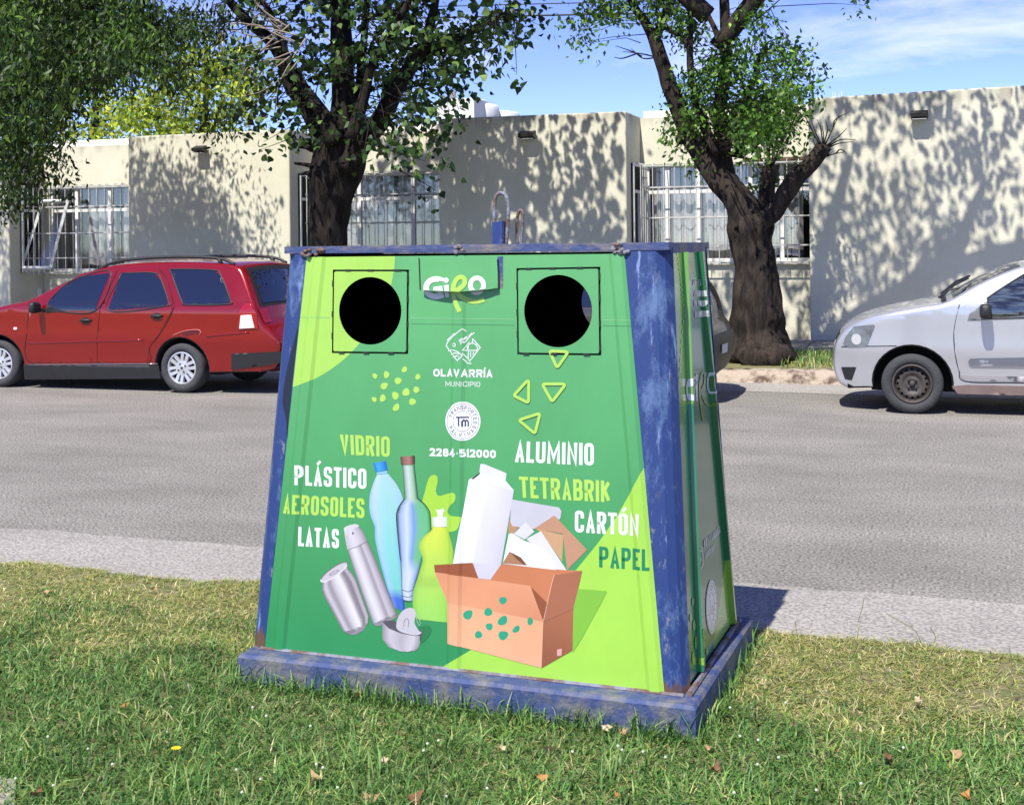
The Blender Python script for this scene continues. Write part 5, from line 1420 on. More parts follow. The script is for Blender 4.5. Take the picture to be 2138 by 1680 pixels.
# town emblem in line work
em = []
for L, cl in (([(1398, 786), (1452, 738), (1466, 736)], 0), ([(1548, 716), (1530, 702), (1510, 706), (1416, 784), (1396, 818), (1400, 840), (1478, 936), (1488, 938), (1524, 905)], 0),
              ([(1596, 772), (1652, 836), (1648, 852), (1580, 940), (1572, 940), (1520, 884)], 0), ([(1524, 928), (1560, 964), (1588, 966)], 0),
              ([(1500, 800), (1612, 726)], 0), ([(1496, 790), (1520, 772), (1526, 780), (1548, 756), (1556, 764), (1590, 730)], 0), ([(1506, 818), (1528, 796), (1536, 802), (1580, 752), (1586, 750)], 0),
              ([(1406, 868), (1440, 862), (1480, 872), (1524, 905)], 0), ([(1430, 896), (1462, 884), (1500, 892)], 0), ([(1450, 918), (1476, 906), (1500, 914)], 0),
              ([(1524, 862), (1570, 800), (1560, 862)], 0), ([(1556, 866), (1558, 836), (1570, 818), (1596, 808), (1622, 820), (1634, 840), (1634, 862)], 0), ([(1520, 864), (1644, 864)], 0), ([(1596, 806), (1596, 780)], 0),
              ([(1564, 870), (1562, 930)], 0), ([(1582, 874), (1582, 916)], 0), ([(1604, 874), (1602, 900)], 0), ([(1630, 868), (1622, 882)], 0)):
    em += [(q, 0) for q in ribbon([c1(*p) for p in (crom(L, 4) if len(L) > 3 else L)], 1.9)]
em += [(q, 0) for q in ribbon([(c1(1458, 822)[0]+2.9*math.cos(a), c1(1458, 822)[1]+3.6*math.sin(a)) for a in np.linspace(0, 2*math.pi, 13)[:-1]], 1.6, True)]
decal('emblem', em, rgb(*WHT)[:3])
# overlap seam of the vinyl, a fine pale double line across the sheet
decal('vinyl_seam', [(q, 0) for q in ribbon([(622, 662), (690, 663)], 1.1)]+[(q, 0) for q in ribbon([(858, 664), (1076, 667)], 1.1)]+[(q, 0) for q in ribbon([(1260, 668), (1318, 669)], 1.1)], rgb(150, 214, 150)[:3])
decal('vinyl_seam', [(q, 0) for q in ribbon([(860, 676), (1075, 679)], .8)]+[(q, 0) for q in ribbon([(1260, 680), (1319, 681)], .8)], rgb(70, 140, 84)[:3])
# haulier's round badge
def badge(f, cx, cy, rx, ry, proj, P3, lines, m, dark, light, start=.0042):
    E_ = lambda k, n=40: [f(cx+rx*k*math.cos(q), cy+ry*k*math.sin(q)) for q in np.linspace(0, 2*math.pi, n+1)[:-1]]
    kw = dict(proj=proj, P3=P3, lines=lines, m=m)
    d = decal('round_badge', [(E_(1.0), 0)], rgb(*light)[:3], start=start, **kw)
    pol = []
    for r in (.90, .52): pol += [(q, 0) for q in ribbon(E_(r), .9, True)]
    for s_, r, a0, a1, flip in (('TRANSPORTES', .71, 202, 338+28, 1), ('MALVINAS', .71, 155, 25, -1)):
        for i, ch in enumerate(s_):
            a = math.radians(a0+(a1-a0)*i/(len(s_)-1)); up = np.array([math.cos(a), math.sin(a)])*flip; rt = np.array([-up[1], up[0]])
            ce = np.array([cx+rx*r*math.cos(a), cy+ry*r*math.sin(a)])
            w = .78 if ch != 'I' else .25
            for q, k in glyph(ch, w, .16):
                pol.append(([f(*(ce+rt*(p[0]-w/2)*rx*.19+up*(p[1]-.5)*ry*.20)) for p in q], k))
    for L in ([(-.36, -.20), (.36, -.20)], [(-.20, -.17), (-.20, .26)], [(-.02, .28), (-.02, .02), (.06, -.06), (.14, 0), (.14, .28)], [(.14, 0), (.22, -.06), (.30, .02), (.30, .28)]):
        pol += [(q, 1) for q in ribbon([f(cx+rx*x, cy+ry*y) for x, y in L], rx/3.73*.075 if False else .085*rx/3.734)]
    decal('badge_lettering', pol, rgb(*dark)[:3], start=start, **kw)
badge(c1, 1522, 1415, 137, 152, front, P_front, None, None, (40, 56, 78), WHT)
# lime drops and triangles
def drop(cx, cy, rx, ry, ang): return [(cx+rx*math.cos(a)*math.cos(ang)-ry*math.sin(a)*math.sin(ang)*(1-.25*math.cos(a)), cy+rx*math.cos(a)*math.sin(ang)+ry*math.sin(a)*math.cos(ang)*(1-.25*math.cos(a))) for a in np.linspace(0, 2*math.pi, 15)[:-1]]
decal('printed_drops', [(mp(c1, drop(x, y, rx, ry, .3*((i*7) % 5-2))), 0) for i, (x, y, rx, ry) in enumerate([(837, 1062, 18, 22), (927, 1053, 22, 28), (1067, 1013, 20, 25), (1018, 1100, 28, 26), (1172, 1070, 20, 23), (910, 1139, 31, 25), (1160, 1170, 24, 25), (1080, 1190, 28, 31), (997, 1215, 26, 31), (898, 1236, 23, 30), (832, 1245, 18, 22), (1130, 1263, 27, 26), (1003, 1308, 23, 32)])], rgb(*LIM)[:3])
tp = []
for t_ in ([(430, 1020), (545, 1026), (476, 1124)], [(306, 1190), (304, 1335), (214, 1290)], [(386, 1220), (530, 1220), (446, 1328)], [(244, 1438), (374, 1396), (343, 1520)]):
    tp += [(q, 0) for q in ribbon(fillet([c2_(*p) for p in t_], 4), 6.2, True)]
decal('printed_triangles', tp, rgb(*LIM)[:3], start=.0068)
# lime splat
decal('printed_splat', [(mp(c3, crom([(1075, 520), (1100, 430), (1125, 340), (1150, 308), (1185, 310), (1192, 350), (1180, 420), (1200, 452), (1250, 440), (1300, 428), (1322, 448), (1316, 490), (1275, 530), (1262, 570), (1300, 592), (1360, 600), (1352, 640), (1330, 690), (1270, 705), (1180, 700), (1110, 640)], 3)), 0)], rgb(172, 222, 70)[:3])

# --- the printed pictures
def strips(edge_l, edge_r, stops, n=14):
    """shade across from edge_l to edge_r (matching polylines), colours by stops [(t, rgb)] -> polys, colours"""
    ts = [s[0] for s in stops]; cs = np.array([rgb(*s[1])[:3] for s in stops])
    pol, col = [], []
    for i in range(len(edge_l)-1):
        for k in range(n):
            t0, t1 = k/n, (k+1)/n
            g = lambda e0, e1, t: tuple(np.array(e0)*(1-t)+np.array(e1)*t)
            pol.append(([g(edge_l[i], edge_r[i], t0), g(edge_l[i], edge_r[i], t1), g(edge_l[i+1], edge_r[i+1], t1), g(edge_l[i+1], edge_r[i+1], t0)], 0))
            a = [np.interp(t0, ts, cs[:, j]) for j in range(3)]; c = [np.interp(t1, ts, cs[:, j]) for j in range(3)]
            col.append([a, c, c, a])
    return pol, col
def strips2(el, er, rows, n=10):
    """rows: per edge point a list of stops"""
    pol, col = [], []
    for i in range(len(el)-1):
        for k in range(n):
            t0, t1 = k/n, (k+1)/n; g = lambda e0, e1, t: tuple(np.array(e0)*(1-t)+np.array(e1)*t)
            pol.append(([g(el[i], er[i], t0), g(el[i], er[i], t1), g(el[i+1], er[i+1], t1), g(el[i+1], er[i+1], t0)], 0))
            def at(r, t): ts = [s[0] for s in rows[r]]; cs = np.array([rgb(*s[1])[:3] for s in rows[r]]); return [np.interp(t, ts, cs[:, j]) for j in range(3)]
            col.append([at(i, t0), at(i, t1), at(i+1, t1), at(i+1, t0)])
    return pol, col
def pic(name, groups, start=.0042):
    pol, col = [], []
    for g in groups:
        if len(g) == 2 and isinstance(g[0], list) and len(g[0]) == len(g[1]) and isinstance(g[0][0], tuple) and len(g[0][0]) == 2 and isinstance(g[0][0][0], list): P, C = g
        else: P, C = [(list(g[0]), g[2] if len(g) > 2 else 0)], [rgb(*g[1])[:3]]
        pol += P; col += C
    return decal(name, pol, col, start=start, off=.0004)
# plastic bottle
L = mp(c3, crom([(768, 300), (738, 372), (716, 450), (713, 540), (728, 610), (752, 668), (752, 740), (768, 830), (800, 960), (840, 1100), (880, 1230)], 2))
R = mp(c3, crom([(838, 292), (890, 352), (930, 420), (955, 500), (955, 570), (930, 640), (925, 740), (935, 830), (948, 960), (955, 1100), (960, 1262)], 2))
nr = len(L); rows = []
for i in range(nr):
    k = i/(nr-1)
    a = np.array((170, 205, 240))*(1-k)+np.array((96, 170, 226))*k; m_ = np.array((176, 222, 224))*(1-k)+np.array((120, 212, 206))*k; e = np.array((188, 214, 240))*(1-k)+np.array((86, 150, 228))*k
    if k > .93: a, m_, e = np.array((30, 70, 190)), np.array((60, 110, 210)), np.array((30, 60, 180))
    rows.append([(0, a), (.12, a*.6+100), (.45, m_), (.8, m_*.9+18), (1, e)])
pic('printed_plastic_bottle', [strips2(L, R, rows, 8),
    strips(mp(c3, [(740, 222), (756, 284)]), mp(c3, [(830, 208), (842, 270)]), [(0, (20, 110, 215)), (.3, (70, 170, 245)), (.7, (40, 140, 235)), (1, (16, 92, 190))], 8),
    (mp(c3, [(764, 288), (838, 276), (840, 296), (768, 306)]), (150, 200, 240))])
# glass bottle
L = mp(c3, [(944, 238), (952, 330), (960, 470), (925, 520), (903, 580), (908, 680), (920, 800), (930, 900), (936, 1000), (940, 1110), (950, 1180)])
R = mp(c3, [(1030, 238), (1040, 330), (1056, 470), (1105, 515), (1138, 570), (1146, 685), (1120, 760), (1085, 880), (1062, 980), (1028, 1090), (1020, 1190)])
rows = []
for i in range(len(L)):
    k = i/(len(L)-1)
    if k < .25: rows.append([(0, (40, 60, 54)), (.12, (150, 182, 170)), (.4, (206, 216, 214)), (.75, (150, 196, 160)), (.93, (70, 120, 90)), (1, (20, 34, 30))])
    elif k < .75: rows.append([(0, (28, 36, 46)), (.08, (150, 176, 216)), (.3, (204, 220, 242)), (.5, (122, 160, 228)), (.62, (120, 188, 150)), (.9, (104, 192, 128)), (1, (60, 130, 84))])
    else: rows.append([(0, (30, 40, 56)), (.1, (190, 206, 230)), (.5, (214, 222, 236)), (.85, (150, 176, 220)), (1, (60, 80, 120))])
gl = [strips2(L, R, rows, 10)]
gl.append(strips(mp(c3, [(930, 178), (936, 236)]), mp(c3, [(1032, 170), (1034, 232)]), [(0, (74, 50, 44)), (.25, (150, 104, 92)), (.6, (170, 120, 104)), (.85, (96, 62, 54)), (1, (50, 34, 30))], 10))
for Q in (L[2:8], R[2:6]):
    gl.append(([(q, 1) for q in ribbon(crom(Q, 3), 1.6)], [rgb(24, 30, 34)[:3]]*len(ribbon(crom(Q, 3), 1.6))))
for Q in ([(944, 1110), (985, 1124), (1028, 1108)], [(942, 1150), (985, 1164), (1022, 1148)], [(948, 1182), (985, 1194), (1020, 1186)]):
    gl.append(([(q, 1) for q in ribbon(mp(c3, Q), 1.3)], [rgb(40, 48, 60)[:3]]*2))
pic('printed_glass_bottle', gl)
# detergent bottle
L = mp(c3, crom([(1162, 668), (1140, 700), (1090, 742), (1062, 798), (1075, 850), (1088, 900), (1072, 960), (1048, 1040), (1024, 1110), (1016, 1200), (1030, 1290), (1060, 1318)], 2))
R = mp(c3, crom([(1256, 668), (1268, 700), (1285, 742), (1300, 798), (1308, 850), (1306, 900), (1300, 960), (1296, 1040), (1290, 1110), (1282, 1200), (1276, 1290), (1272, 1340)], 2))
rows = []
for i in range(len(L)):
    k = i/(len(L)-1); a = np.array((196, 224, 70))*(1-k)+np.array((150, 218, 92))*k; m_ = np.array((226, 232, 78))*(1-k)+np.array((158, 224, 104))*k
    if abs(k-.66) < .03: m_ = m_*.94
    rows.append([(0, a*.92), (.15, m_), (.6, m_), (.85, a), (1, a*.9)])
pic('printed_detergent_bottle', [strips2(L, R, rows, 6), strips(mp(c3, [(1154, 602), (1156, 655), (1164, 668)]), mp(c3, [(1256, 600), (1256, 660), (1252, 674)]), [(0, (196, 214, 204)), (.3, (250, 252, 250)), (1, (214, 226, 220))], 5),
    (mp(c3, [(1178, 548), (1200, 552), (1232, 540), (1240, 556), (1228, 570), (1230, 600), (1190, 602), (1192, 575)]), (244, 247, 246))])
# aerosol
L = mp(c3, [(535, 690), (545, 760), (560, 830), (600, 955), (660, 1130), (740, 1352)]); R = mp(c3, [(622, 650), (664, 690), (702, 772), (758, 900), (820, 1060), (910, 1285)])
SI = [(0, (120, 116, 124)), (.10, (196, 190, 200)), (.28, (232, 228, 234)), (.45, (214, 208, 216)), (.62, (150, 142, 152)), (.72, (206, 200, 208)), (.88, (176, 168, 178)), (1, (116, 110, 118))]
CAPS = [(0, (190, 184, 192)), (.4, (222, 216, 224)), (.8, (190, 182, 192)), (1, (140, 132, 142))]
ae = [strips(L[2:], R[2:], SI, 14), strips(L[:3], R[:3], CAPS, 8),
      (mp(c3, crom([(535, 690), (540, 672), (580, 655), (622, 650), (640, 666), (580, 690), (550, 730)], 2)), (214, 208, 216), 1), (mp(c3, [(592, 708), (603, 706), (604, 720), (594, 722)]), (30, 28, 34), 1),
      ([(q, 1) for q in ribbon(mp(c3, [(560, 832), (630, 806), (702, 770)]), 1.2)], [rgb(90, 84, 94)[:3]]*2),
      (mp(c3, crom([(740, 1350), (760, 1362), (800, 1358), (860, 1325), (900, 1305), (910, 1280), (820, 1310)], 2)), (150, 144, 152), 0)]
pic('printed_aerosol', ae)
# drink can
L = mp(c3, [(372, 1040), (384, 1066), (382, 1110), (400, 1160), (460, 1270), (530, 1400), (570, 1424)]); R = mp(c3, [(560, 930), (566, 965), (598, 1000), (622, 1040), (660, 1150), (710, 1290), (706, 1340)])
CAN = [(0, (120, 114, 122)), (.12, (214, 208, 216)), (.25, (150, 142, 150)), (.4, (206, 200, 208)), (.6, (240, 236, 242)), (.72, (160, 152, 160)), (.82, (120, 110, 118)), (.92, (206, 198, 206)), (1, (110, 100, 108))]
cn = [strips(L, R, CAN, 18), (mp(c3, [(540+ -0, 1402), (570, 1424), (620, 1424), (670, 1394), (706, 1340), (660, 1360), (600, 1385)]), (150, 142, 150), 0),
      (mp(c3, [(466+math.cos(a)*104*.88-math.sin(a)*34*.5, 985+math.sin(a)*46-math.cos(a)*52) for a in np.linspace(0, 2*math.pi, 25)[:-1]]), (206, 200, 208), 1),
      ([(q, 2) for q in ribbon([c3(466+math.cos(a)*104*.88-math.sin(a)*34*.5, 985+math.sin(a)*46-math.cos(a)*52) for a in np.linspace(0, 2*math.pi, 25)[:-1]], 2.0, True)], [rgb(236, 232, 238)[:3] if i < 12 else rgb(120, 112, 120)[:3] for i in range(24)]),
      ([(q, 2) for q in ribbon([c3(466+math.cos(a)*30-math.sin(a)*10, 990+math.sin(a)*14-math.cos(a)*12) for a in np.linspace(0, 2*math.pi, 13)[:-1]], 1.2, True)], [rgb(120, 112, 120)[:3]]*12)]
pic('printed_drink_can', cn)
# open fish tin
L = mp(c3, [(803, 1330), (805, 1455), (850, 1520)]); R = mp(c3, [(1085, 1415), (1062, 1510), (1000, 1542)])
pic('printed_open_tin', [(mp(c3, crom([(1060, 1370), (1120, 1360), (1150, 1390), (1120, 1450), (1070, 1490)], 3)), (44, 130, 78)),
    strips(mp(c3, [(803, 1335), (804, 1400), (806, 1455), (850, 1512), (930, 1540)]), mp(c3, [(1085, 1418), (1074, 1470), (1062, 1510), (1040, 1534), (990, 1543)]), [(0, (150, 144, 152)), (.2, (206, 200, 208)), (.5, (186, 180, 188)), (.8, (214, 208, 216)), (1, (150, 144, 152))], 10),
    (mp(c3, crom([(806, 1335), (830, 1325), (905, 1330), (1000, 1368), (1080, 1400), (1084, 1425), (1040, 1432), (940, 1415), (850, 1380)], 3)), (92, 86, 96), 1),
    (mp(c3, crom([(920, 1290), (955, 1250), (1010, 1235), (1040, 1270), (1030, 1340), (1060, 1395), (1080, 1410), (1040, 1428), (950, 1410), (905, 1380), (905, 1330)], 3)), (206, 202, 210), 2),
    ([(q, 3) for q in ribbon(mp(c3, crom([(955, 1372), (958, 1330), (975, 1310), (990, 1330), (985, 1372)], 3)), 1.2)], [rgb(110, 104, 114)[:3]]*12),
    ([(q, 3) for q in ribbon(mp(c3, crom([(1020, 1240), (1050, 1290), (1072, 1340), (1060, 1356), (1040, 1300)], 3)), 1.1)], [rgb(190, 196, 190)[:3]]*12)])
# carton of milk, papers and the cardboard box
W1, W2, W3 = (246, 246, 250), (214, 212, 222), (230, 229, 236)
bx = [(mp(c4, [(905, 985), (1000, 990), (1105, 1000), (1060, 1090), (1010, 1180), (950, 1290), (890, 1385), (890, 1110)]), (134, 196, 64), 0),
      (mp(c4, fillet([(505, 425), (805, 476), (820, 500), (812, 548), (640, 612), (498, 592)], 10)), (204, 202, 212), 0),
      (mp(c4, [(775, 525), (980, 740), (855, 868), (828, 640), (650, 608)]), (196, 148, 116), 1),
      (mp(c4, [(655, 606), (832, 648), (824, 815), (690, 632)]), (206, 164, 122), 2), (mp(c4, [(492, 548), (512, 592), (555, 596), (520, 640), (486, 634)]), (186, 146, 108), 1),
      (mp(c4, [(690, 624), (852, 868), (778, 862), (600, 672)]), (226, 225, 232), 3),
      (mp(c4, [(490, 640), (510, 636), (585, 682), (650, 706), (712, 742), (775, 806), (784, 866), (452, 828)]), (244, 244, 248), 4),
      (mp(c4, [(597, 568), (650, 628), (590, 676), (520, 640)]), (222, 221, 230), 5), (mp(c4, [(495, 752), (560, 790), (606, 838), (450, 826)]), (178, 128, 92), 6), (mp(c4, [(500, 754), (565, 788), (604, 836), (586, 836), (540, 800)]), (120, 74, 46), 7)]
pic('printed_papers', bx)
bx = [(mp(c4, [(22, 835), (265, 822), (300, 918), (28, 882)]), (160, 88, 52), 0), (mp(c4, [(395, 826), (850, 868), (950, 872), (775, 900), (706, 1188), (622, 966), (372, 930)]), (206, 128, 86), 0),
      (mp(c4, [(622, 966), (740, 1082), (706, 1188)]), (150, 84, 52), 1)]
pic('printed_box_inside', bx)
mk = [strips2(mp(c4, [(240, 302), (145, 826)]), mp(c4, [(356, 316), (264, 822)]), [[(0, W1), (1, W1)], [(0, W1), (1, (240, 240, 246))]], 3), strips2(mp(c4, [(356, 316), (264, 822)]), mp(c4, [(522, 370), (442, 832)]), [[(0, W3), (1, W2)], [(0, (224, 222, 232)), (1, (208, 205, 217))]], 4),
      (mp(c4, [(264, 822), (442, 832), (374, 928), (300, 918)]), (210, 208, 220), 0), (mp(c4, [(240, 302), (312, 258), (470, 308), (522, 370), (356, 316)]), (238, 238, 244), 1),
      (mp(c4, fillet([(312, 204), (335, 204), (476, 262), (470, 309), (306, 256)], 6)), (226, 225, 234), 2), (mp(c4, [(254, 296), (312, 256), (306, 270), (268, 300)]), (40, 38, 44), 2)]
pic('printed_milk_carton', mk)
bx = [strips2(mp(c4, [(25, 880), (105, 1070)]), mp(c4, [(625, 965), (706, 1190)]), [[(0, (228, 154, 112)), (1, (232, 162, 122))], [(0, (236, 168, 126)), (1, (220, 146, 106))]], 4),
      strips2(mp(c4, [(105, 1070), (108, 1326)]), mp(c4, [(706, 1190), (695, 1480)]), [[(0, (240, 178, 134)), (1, (238, 176, 134))], [(0, (244, 184, 142)), (1, (240, 182, 142))]], 4),
      strips2(mp(c4, [(706, 1190), (695, 1480)]), mp(c4, [(895, 1113), (888, 1370)]), [[(0, (168, 104, 72)), (1, (176, 110, 76))], [(0, (150, 90, 60)), (1, (160, 98, 66))]], 4),
      (mp(c4, [(775, 898), (950, 873), (894, 1112), (706, 1190)]), (172, 108, 78), 0),
      ([(q, 1) for q in ribbon(mp(c4, [(775, 898), (758, 950), (706, 1188)]), 1.0)], [rgb(236, 196, 170)[:3]]*2), ([(q, 1) for q in ribbon(mp(c4, [(706, 1190), (895, 1112)]), .9)], [rgb(120, 70, 46)[:3]]),
      (mp(c4, [(792, 1364), (822, 1358), (820, 1400), (792, 1404)]), (226, 176, 166), 1)]
for i, (x, y, rx, ry) in enumerate([(236, 1145, 33, 27), (363, 1130, 26, 26), (455, 1057, 25, 23), (453, 1185, 26, 35), (625, 1187, 18, 25), (369, 1220, 22, 23), (302, 1272, 24, 23), (457, 1275, 32, 28), (538, 1238, 18, 27)]):
    bx.append((mp(c4, drop(x, y, rx, ry, .4*((i*3) % 5-2))), (48, 166, 126), 2))
pic('printed_box', bx)

# --- the four-letter logo, half on the lid and half on the sheet below it
def arc(cx, cy, rx, ry, a0, a1, n=18): return [(cx+rx*math.cos(math.radians(a0+(a1-a0)*k/n)), cy+ry*math.sin(math.radians(a0+(a1-a0)*k/n))) for k in range(n+1)]
def logo(f, k):
    """white and lime polygons of the logo; f maps crop coordinates to the picture, k is the scale of widths"""
    Wt = [(q, 0) for q in ribbon(mp(f, [(568, 812)]+arc(480, 942, 200, 172, -62, -300, 22)+[(578, 1078)]), 108*k)]
    Wt += [(q, 1) for q in ([mp(f, [(420, 926), (592, 902), (618, 1095), (420, 1000)])])]
    Wt += [(mp(f, [(672+48*math.cos(a), 795+54*math.sin(a)) for a in np.linspace(0, 2*math.pi, 17)[:-1]]), 0), (mp(f, [(622, 896), (718, 878), (735, 1115), (668, 1128)]), 0)]
    Wt += [(q, 0) for q in ribbon(mp(f, arc(1272, 892, 128, 142, 0, 360, 28)[:-1]), 92*k, True)]
    loop = crom([(960, 1410), (900, 1290), (855, 1180), (820, 1060), (808, 960), (830, 850), (880, 770), (945, 732), (1010, 750), (1035, 815), (1010, 890), (950, 945), (880, 985), (850, 1000)], 4)
    Li = [(q, 0) for q in ribbon(mp(f, loop), 92*k)]
    Li += [(q, 1) for q in ribbon(mp(f, crom([(890, 1010), (960, 1090), (1060, 1165), (1180, 1205), (1300, 1205), (1420, 1165)], 4)), 92*k)]
    return Wt, Li
Wt, Li = logo(c5, 1/9.332)
lb = [lid_xy(*c5(*p)) for p in ((182, 982), (900, 1019), (1670, 946))]; sb = [front(*c5(*p)) for p in ((182, 982), (900, 1019), (1670, 946))]
def nrm(a, c, up): d = c-a; n = np.array([-d[1], d[0]]); n = n/np.linalg.norm(n); return n if (n[1] > 0) == up else -n
xm = lb[1][0]
for nm, PP, col in (('logo', Wt, WHT), ('logo', Li, LIM)):
    decal(nm, PP, rgb(*col)[:3], proj=lid_xy, P3=P_lid, lines=[], start=.0006, clip=[(lb[0], nrm(lb[0], lb[1], False)), (lb[1], nrm(lb[1], lb[2], False))])
    decal(nm, PP, rgb(*col)[:3], start=.0042, clip=[(sb[1]+np.array([0, .006]), np.array([0, 1.0]))])

# --- side print: programme title, logo, town name, badge
kw = dict(proj=right, P3=P_right, lines=rr_lines(), m=m_prints)
LTG = (244, 250, 246)
c6 = lambda x, y: (1380+x/3.36, 500+y/3.36)
for s_, q in (('PROGRAMA', [(216, 278), (312, 284), (312, 326), (218, 322)]), ('MUNICIPAL', [(222, 356), (316, 360), (318, 402), (224, 398)]), ('DE GESTIÓN', [(228, 426), (320, 428), (322, 472), (230, 468)]), ('DE RESIDUOS', [(232, 500), (326, 498), (328, 540), (234, 546)])):
    decal('lettering', text_polys(s_, mp(c6, q), .16, .12), rgb(*LTG)[:3], start=.0026, **kw)
c7 = lambda x, y: c6(166+(x-220)*.168, 930+(y-700)*.50+(x-220)*-.02)
Wt, Li = logo(c7, .042)
decal('logo', Wt, rgb(*LTG)[:3], start=.0026, **kw); decal('logo', Li, rgb(120, 160, 60)[:3], start=.0026, **kw)
c8 = lambda x, y: (1300+x/3.1125, 1000+y/3.1125)
decal('lettering', text_polys('OLAVARRÍA', mp(c8, [(520, 395), (628, 305), (628, 345), (522, 448)]), .2, .12), rgb(*LTG)[:3], start=.0026, **kw)
decal('lettering', text_polys('MUNICIPIO', mp(c8, [(527, 480), (592, 418), (592, 452), (528, 522)]), .12, .2), rgb(*LTG)[:3], start=.0026, **kw)
em = []
for L in ([(470, 470), (490, 450), (500, 430)], [(492, 560), (470, 520), (490, 480), (512, 440)], [(498, 590), (514, 560), (516, 500), (502, 440)]): em += [(q, 0) for q in ribbon(mp(c8, L), 1.6)]
decal('emblem', em, rgb(*LTG)[:3], start=.0026, **kw)
badge(c8, 571, 830, 36, 178, right, P_right, rr_lines(), m_prints, (40, 70, 66), LTG, .0026)
decal('printed_drops', [(mp(c8, drop(x, y, rx, ry, 0)), 0) for x, y, rx, ry in [(450, 795, 7, 26), (436, 900, 8, 26), (458, 950, 9, 36), (428, 1020, 9, 34), (470, 1060, 9, 40), (452, 1160, 8, 40), (500, 890, 14, 24), (497, 1000, 14, 36), (500, 1180, 16, 32), (524, 1070, 6, 20), (542, 1120, 7, 20)]], rgb(140, 190, 76)[:3], start=.0026, **kw)
ds = []
for k in range(13):
    t0, t1 = k/13, (k+.55)/13; g = lambda t: c6(108+t*44+math.sin(t*3)*8, 90+t*470)
    ds += [(q, 0) for q in ribbon([g(t0), g(t1)], 1.3)]
for k in range(9):
    t0, t1 = k/9, (k+.55)/9; g = lambda t: c6(150-t*40, 560+t*600+0*t); ds += [(q, 0) for q in ribbon([g(t0), g(t1)], 1.3)]
decal('printed_dashes', ds, rgb(200, 216, 196)[:3], start=.0026, **kw)

rgb = _rgb
# --- paint spill on the left post, cable hooks on top
sp = F(crom([(623, 684), (611, 730), (600, 775), (594, 812), (592, 842), (597, 864), (600, 885), (601, 915), (603, 885), (604, 866), (607, 845), (611, 800), (617, 745), (624, 690)], 3))
v, T = cdt(sp); b = MB()
b.add([np.array([p[0], -DB/2+kf*p[1], p[1]])+NF*.0075 for p in v], T); b.build('paint_spill', mat('dried dark paint', rgb(24, 30, 46), .35), cont)
def hook(pts, r, Yl): return crom([np.array(on_plane(*p, Yl)) for p in pts], 6)
def on_plane(px, py, yl):
    o, d = loc_ray(px, py); t = (yl-o[1])/d[1]; return o+d*t
b = MB(); b.tube(hook([(1057, 512), (1060, 470), (1062, 440), (1059, 415), (1047, 403), (1035, 411), (1032, 438), (1033, 470), (1036, 512)], 0, 0.0), .0075, 8)
b.build('lifting_loop', m_rust, cont, smooth=True)
b = MB(); p0, p1 = on_plane(1031, 512, -.012), on_plane(1052, 464, -.012)
b.hexa([(p0[0], -.03, p0[2]), (p1[0], -.03, p0[2]), (p1[0], .01, p0[2]), (p0[0], .01, p0[2]), (p0[0], -.03, p1[2]), (p1[0], -.03, p1[2]+.004), (p1[0], .01, p1[2]+.004), (p0[0], .01, p1[2])])
b.build('loop_sleeve', m_blue, cont)
b = MB(); b.tube(hook([(1080, 513), (1079, 470), (1081, 450), (1086, 439), (1091, 447), (1090, 480), (1088, 513)], 0, .06), .0065, 8); b.build('lifting_loop', m_rust, cont, smooth=True)
b = MB(); q = on_plane(1050, 514, 0); b.lathe([(0, 0), (.06, 0), (.06, .008), (0, .01)], 20, axis='z', org=(q[0], .01, HB+.007)); b.build('loop_plate', m_rust, cont)
# "16V" on the silver car's rubber strip
mo_x = text_polys('16V', [(2045, 751.5), (2064, 751.5), (2064, 757), (2045, 757)], .2, .2)
b = MB()
for P, k in mo_x:
    Q = [sil.px(*p) for p in P]; b.add([(x-sil.x0, -(sil.side(x, z)+.0215+.0004*k), z) for x, z in Q], [(0, 1, 2, 3)])
b.build('lettering', mat('pale moulded letters', rgb(190, 192, 196), .5), sil.t)
# ------------------------------------------------------------------ grass and litter
m_grass = mat('grass blades', (1, 1, 1, 1), .55, attr=True, trans=.35, spec=.3)
def vnoise(x, y, f, s=0): return np.array([noise.noise(Vector((a*f, b*f, s))) for a, b in zip(x, y)])
def blades(x, y, z0, L, W, lean, cols, curl=.5, r=rng):
    n = len(x); az = r.uniform(0, 2*math.pi, n); d = np.stack([np.cos(az), np.sin(az), np.zeros(n)], 1)
    s = np.stack([-np.sin(az), np.cos(az), np.zeros(n)], 1); up = np.array([0, 0, 1.0])
    tw = r.normal(0, .5, n)[:, None]; s = s+up*tw*.6+d*tw*.3; s /= np.linalg.norm(s, axis=1)[:, None]
    L = L[:, None]; W = W[:, None]; a = lean[:, None]; a2 = a+curl*r.uniform(.3, 1.3, (n, 1))
    p0 = np.stack([x, y, np.full(n, z0) if np.isscalar(z0) else z0], 1)
    p1 = p0+(d*np.sin(a)+up*np.cos(a))*L*.5
    p2 = p1+(d*np.sin(a2)+up*np.cos(a2))*L*.5
    p2[:, 2] = np.maximum(p2[:, 2], p0[:, 2]+.004)
    V = np.stack([p0-s*W*.5, p0+s*W*.5, p1+s*W*.42, p1-s*W*.42, p2], 1).reshape(-1, 3)
    i = np.arange(n)*5
    T = np.concatenate([np.stack([i, i+1, i+2], 1), np.stack([i, i+2, i+3], 1), np.stack([i+3, i+2, i+4], 1)])
    return V, T, np.repeat(cols, 5, 0)
def in_cont(x, y, g=.0):
    q = (np.stack([x, y, np.full(len(x), BZ)], 1)-BO)@np.stack([bu, bv], 1)
    return (q[:, 0] > px0-g) & (q[:, 0] < px1+g) & (q[:, 1] > py0-g) & (q[:, 1] < py1+g)
N0 = 390000
x = rng.uniform(-7.6, 5.0, N0); y = rng.uniform(2.3, 5.80, N0)
